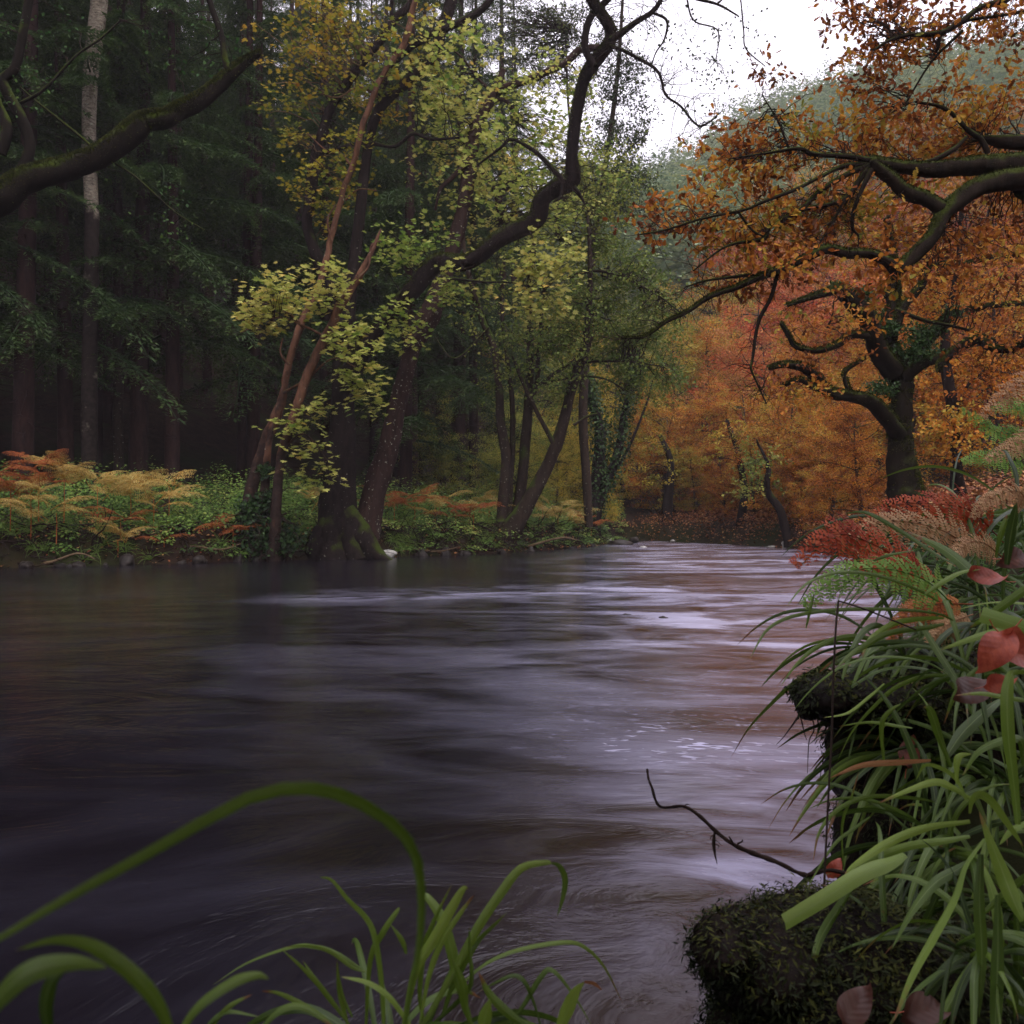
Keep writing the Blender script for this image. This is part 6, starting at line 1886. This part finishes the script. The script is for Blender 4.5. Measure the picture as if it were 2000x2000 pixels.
# bent dry stem
b = P(1609, 1742, 1.4)
rs = empty('dry_stem', b, 'thin brown dead stem kinked at its top and hanging straight down past the ledge', 'stem')
obj('stem', tubes(catmull(tr([(1350, 910), (1100, 810), (1000, 775), (932, 755)], (1.5, 1.5), 'c'), np.ones(4) * .0016, 16)[0][None], np.full((1, 16), .0014), 5), M['dead'], rs, smooth=True)
obj('stem', tubes(catmull(tr([(932, 755), (918, 900), (905, 1150), (895, 1500), (878, 1800), (853, 2325)], (1.5, 1.4), 'c'), np.ones(6), 30)[0][None], np.full((1, 30), .0017), 5), M['dead'], rs, smooth=True)

# bare twig over the water
tp = [(1264, 1502), (1267, 1522), (1273, 1537), (1289, 1575), (1335, 1575), (1366, 1594), (1401, 1626), (1434, 1650), (1474, 1668), (1517, 1684), (1568, 1708), (1590, 1706), (1625, 1700), (1700, 1720)]
L = limb(tp, (1.55, 1.4), (4, 5, 5, 6, 6, 7, 8, 9, 9, 9, 9, 8, 8), m=90)
rg = np.random.default_rng(77)
L = (L[0], L[1] * (1 + .18 * np.sin(np.arange(len(L[1])) * 1.3) * rg.uniform(.2, 1, len(L[1]))))
rt = empty('bare_twig', L[0][-1], 'bare dark twig reaching left over the river from the moss mound', 'twig')
obj('stem', limb_blocks(L, 7, .15, 3), M['bark_plain'], rt, smooth=True)
for k, (pp, w) in enumerate([([(1434, 1650), (1428, 1640), (1424, 1634)], (5, 4, 3)), ([(1440, 1648), (1450, 1643), (1449, 1640)], (4, 3, 2)), ([(1335, 1575), (1341, 1571), (1347, 1572)], (2, 2, 1)), ([(1568, 1708), (1570, 1718), (1569, 1722)], (2, 1.5, 1))]):
    obj('side_shoot', limb_blocks(limb(pp, 1.46, w), 5, .1, k), M['bark_plain'], rt, smooth=True)
dl = empty('dead_leaf', P(1396, 1622, 1.48), 'shrivelled dark leaf hanging from the bare twig', 'leaf')
obj('blade', blade_blocks(PA([(1396, 1622), (1394, 1645), (1396, 1665), (1401, 1690)], 1.48), 8 / FPX * 1.48, .3, .2, seed=4), M['dead'], dl)
for k, pp in enumerate([[(1396, 1640), (1403, 1645), (1408, 1650)], [(1397, 1648), (1404, 1652), (1402, 1658)], [(1395, 1630), (1389, 1634), (1387, 1640)]]):
    obj('curl', limb_blocks(limb(pp, 1.48, (2, 1.5, 1)), 4, 0), M['dead'], dl)

# roots dangling from the ledge
rr_ = empty('dangling_roots', P(1600, 1430, 1.88), 'dark rootlets dangling under the earth ledge', 'roots')
for k, pp in enumerate([[(1560, 1390), (1566, 1410), (1572, 1435), (1576, 1445)], [(1585, 1395), (1590, 1425), (1580, 1450), (1577, 1510)], [(1624, 1400), (1612, 1425), (1604, 1440), (1603, 1447)], [(1597, 1400), (1598, 1420), (1596, 1430)],
                         [(1630, 1440), (1612, 1470), (1605, 1500), (1600, 1530)], [(1700, 1500), (1680, 1560), (1670, 1600), (1668, 1680)], [(1570, 1385), (1545, 1420), (1530, 1440), (1516, 1455)]]):
    obj('root', limb_blocks(limb(pp, 1.87, (7 if k in (2, 6) else 3, 3, 2, 1.2)), 5, .1, k), M['dead'], rr_)

# foreground centre tussock
bc = P(790, 2060, .95)
rc_ = empty('woodrush_plant', bc, 'woodrush tussock at the bottom centre with glossy blades fanning over the water', 'plant')
ce = [('e', [(500, 1960), (640, 1720), (760, 1500), (860, 1350), (950, 1240), (1060, 1215), (1085, 1220)], 17, .7, (.95, 1.0)),
      ('e', [(1085, 1218), (1120, 1232), (1145, 1290), (1135, 1370), (1110, 1455)], 11, .3, 1.0),
      ('e', [(430, 1932), (480, 1700), (560, 1560), (640, 1420), (690, 1335), (715, 1330)], 19, .8, (.95, .95)),
      ('e', [(720, 1900), (670, 1750), (640, 1600), (590, 1450), (530, 1365), (512, 1362)], 20, .6, (.95, 1.0)),
      ('e', [(340, 1932), (330, 1750), (300, 1550), (260, 1460), (180, 1380), (110, 1295), (55, 1280)], 17, .65, (.95, 1.0)),
      ('e', [(260, 1960), (280, 1650), (340, 1520), (400, 1430), (410, 1422)], 11, .7, .97),
      ('e', [(640, 1800), (680, 1760), (800, 1660), (950, 1600), (1140, 1570), (1230, 1590), (1320, 1680), (1400, 1840)], 9, .5, (.95, 1.05)),
      ('e', [(600, 1900), (640, 1780), (700, 1660), (780, 1540), (890, 1435)], 12, .4, .97),
      ('e', [(880, 1960), (960, 1850), (1040, 1720), (1090, 1695), (1180, 1800), (1270, 1950)], 10, .35, .95),
      ('e', [(1110, 1980), (1150, 1880), (1190, 1790), (1230, 1745)], 26, .75, .9),
      ('e', [(470, 1960), (370, 1820), (270, 1750), (150, 1722)], 15, .75, .9),
      ('e', [(260, 1700), (200, 1680), (100, 1610), (0, 1585), (-100, 1590)], 7, .6, .95),
      ('e', [(160, 1900), (100, 1820), (40, 1740), (-20, 1650)], 9, .6, .95),
      ('e', [(500, 1932), (540, 1720), (600, 1560), (680, 1440), (740, 1360)], 12, .6, .95),
      ('e', [(520, 1932), (500, 1800), (520, 1600), (560, 1480), (640, 1315)], 12, .5, .97),
      ('e', [(200, 1900), (160, 1820), (140, 1740), (132, 1650)], 8, .6, .95),
      ('e', [(540, 1932), (640, 1700), (760, 1560), (860, 1470)], 12, .3, .97),
      ('e', [(1040, 1950), (1000, 1820), (960, 1740), (900, 1720), (760, 1790)], 10, .15, .95),
      ('e', [(1000, 1960), (900, 1890), (810, 1800), (760, 1700)], 16, .3, .92),
      ('e', [(440, 1620), (420, 1560), (370, 1490)], 9, .6, .97),
      ('f', [(1620, 1700), (1500, 1620), (1400, 1590), (1300, 1590), (1100, 1660), (940, 1762)], 8, .5, (.95, 1.0)),
      ('f', [(1500, 1960), (1400, 1880), (1250, 1800), (1160, 1785)], 9, .5, .9),
      ('f', [(1560, 1950), (1450, 1800), (1350, 1690), (1250, 1600)], 9, .6, .93),
      ('f', [(900, 1960), (1000, 1880), (1150, 1900)], 10, .4, .85),
      ('f', [(1150, 1960), (1250, 1870), (1350, 1860), (1500, 1960)], 14, .3, .85),
      ('f', [(930, 1960), (1010, 1860), (1120, 1800)], 9, .5, .85),
      ('f', [(1550, 1960), (1510, 1800), (1495, 1650)], 9, .6, .95),
      ('e', [(560, 1932), (700, 1800), (730, 1720), (720, 1600), (720, 1500)], 14, .35, .95),
      ('e', [(740, 1960), (700, 1850), (690, 1750), (640, 1640)], 18, .4, .93),
      ('e', [(780, 1980), (790, 1900), (810, 1820)], 24, .6, .88),
      ('e', [(1230, 1745), (1270, 1752), (1310, 1782)], 8, .0, .9)]
for k, (cr, pp, w, tn_, Y) in enumerate(ce):
    Y = Y if isinstance(Y, tuple) else (Y, Y)
    add_blade(rc_, tr(pp, Y, cr), 1.08 * w / FPX * np.mean(Y), 'blade_dry' if k == len(ce) - 1 else 'blade', min(1, tn_ + .12), seed=500 + k)
tussock(P(760, 2120, .95), 34, (.14, .30), (.005, .011), 'low filler woodrush shoots at the foot of the bottom centre tussock', 91, group=None, tint=(.1, .6))
# near, out of focus blades on the left
rn = empty('woodrush_plant', P(780, 2150, .42), 'long blurred woodrush blades arching close to the lens at the lower left', 'plant')
near = [([(783, 2060), (800, 1942), (818, 1854), (823, 1766), (814, 1678), (770, 1612), (682, 1559), (594, 1539), (484, 1559), (308, 1656), (132, 1753), (0, 1832), (-120, 1900)], (.50, .34), 30, .45, .35),
        ([(340, 2060), (317, 1977), (264, 1907), (185, 1850), (110, 1836), (30, 1856)], (.42, .40), 30, .5, .3),
        ([(-60, 2030), (0, 1950), (60, 1898), (140, 1880), (210, 1890)], (.38, .38), 44, .45, .1),
        ([(330, 2060), (380, 1975), (450, 1922), (500, 1905), (525, 1912)], (.55, .55), 22, .6, .1),
        ([(110, 2060), (90, 1980), (100, 1920), (130, 1890)], (.45, .45), 30, .1, .2)]
for k, (pp, Y, w, tn_, rl) in enumerate(near):
    add_blade(rn, PA(pp, Y), w / FPX * np.mean(Y), 'blade', tn_ + .08, seed=600 + k, roll=rl)
    
# ------------------------------------------------------------------ haze
hz, t, out = newmat('haze_air')
pv = N_(t, 'ShaderNodeVolumePrincipled')
pv.inputs['Color'].default_value = (1.0, .93, 1.0, 1)
pv.inputs['Density'].default_value = 0.0006
t.links.new(pv.outputs[0], out.inputs['Volume'])
lo, hi = np.array([-330, -65, -3.0]), np.array([345, 430, 128.0])
c8 = np.array([[x, y, z] for x in (lo[0], hi[0]) for y in (lo[1], hi[1]) for z in (lo[2], hi[2])], float)
F6 = np.array([[0, 1, 3, 2], [4, 6, 7, 5], [0, 4, 5, 1], [2, 3, 7, 6], [0, 2, 6, 4], [1, 5, 7, 3]])
tag(obj('haze', [(c8, F6)], hz), 'pale damp air between the camera and the far hill', None, None, 'stuff')
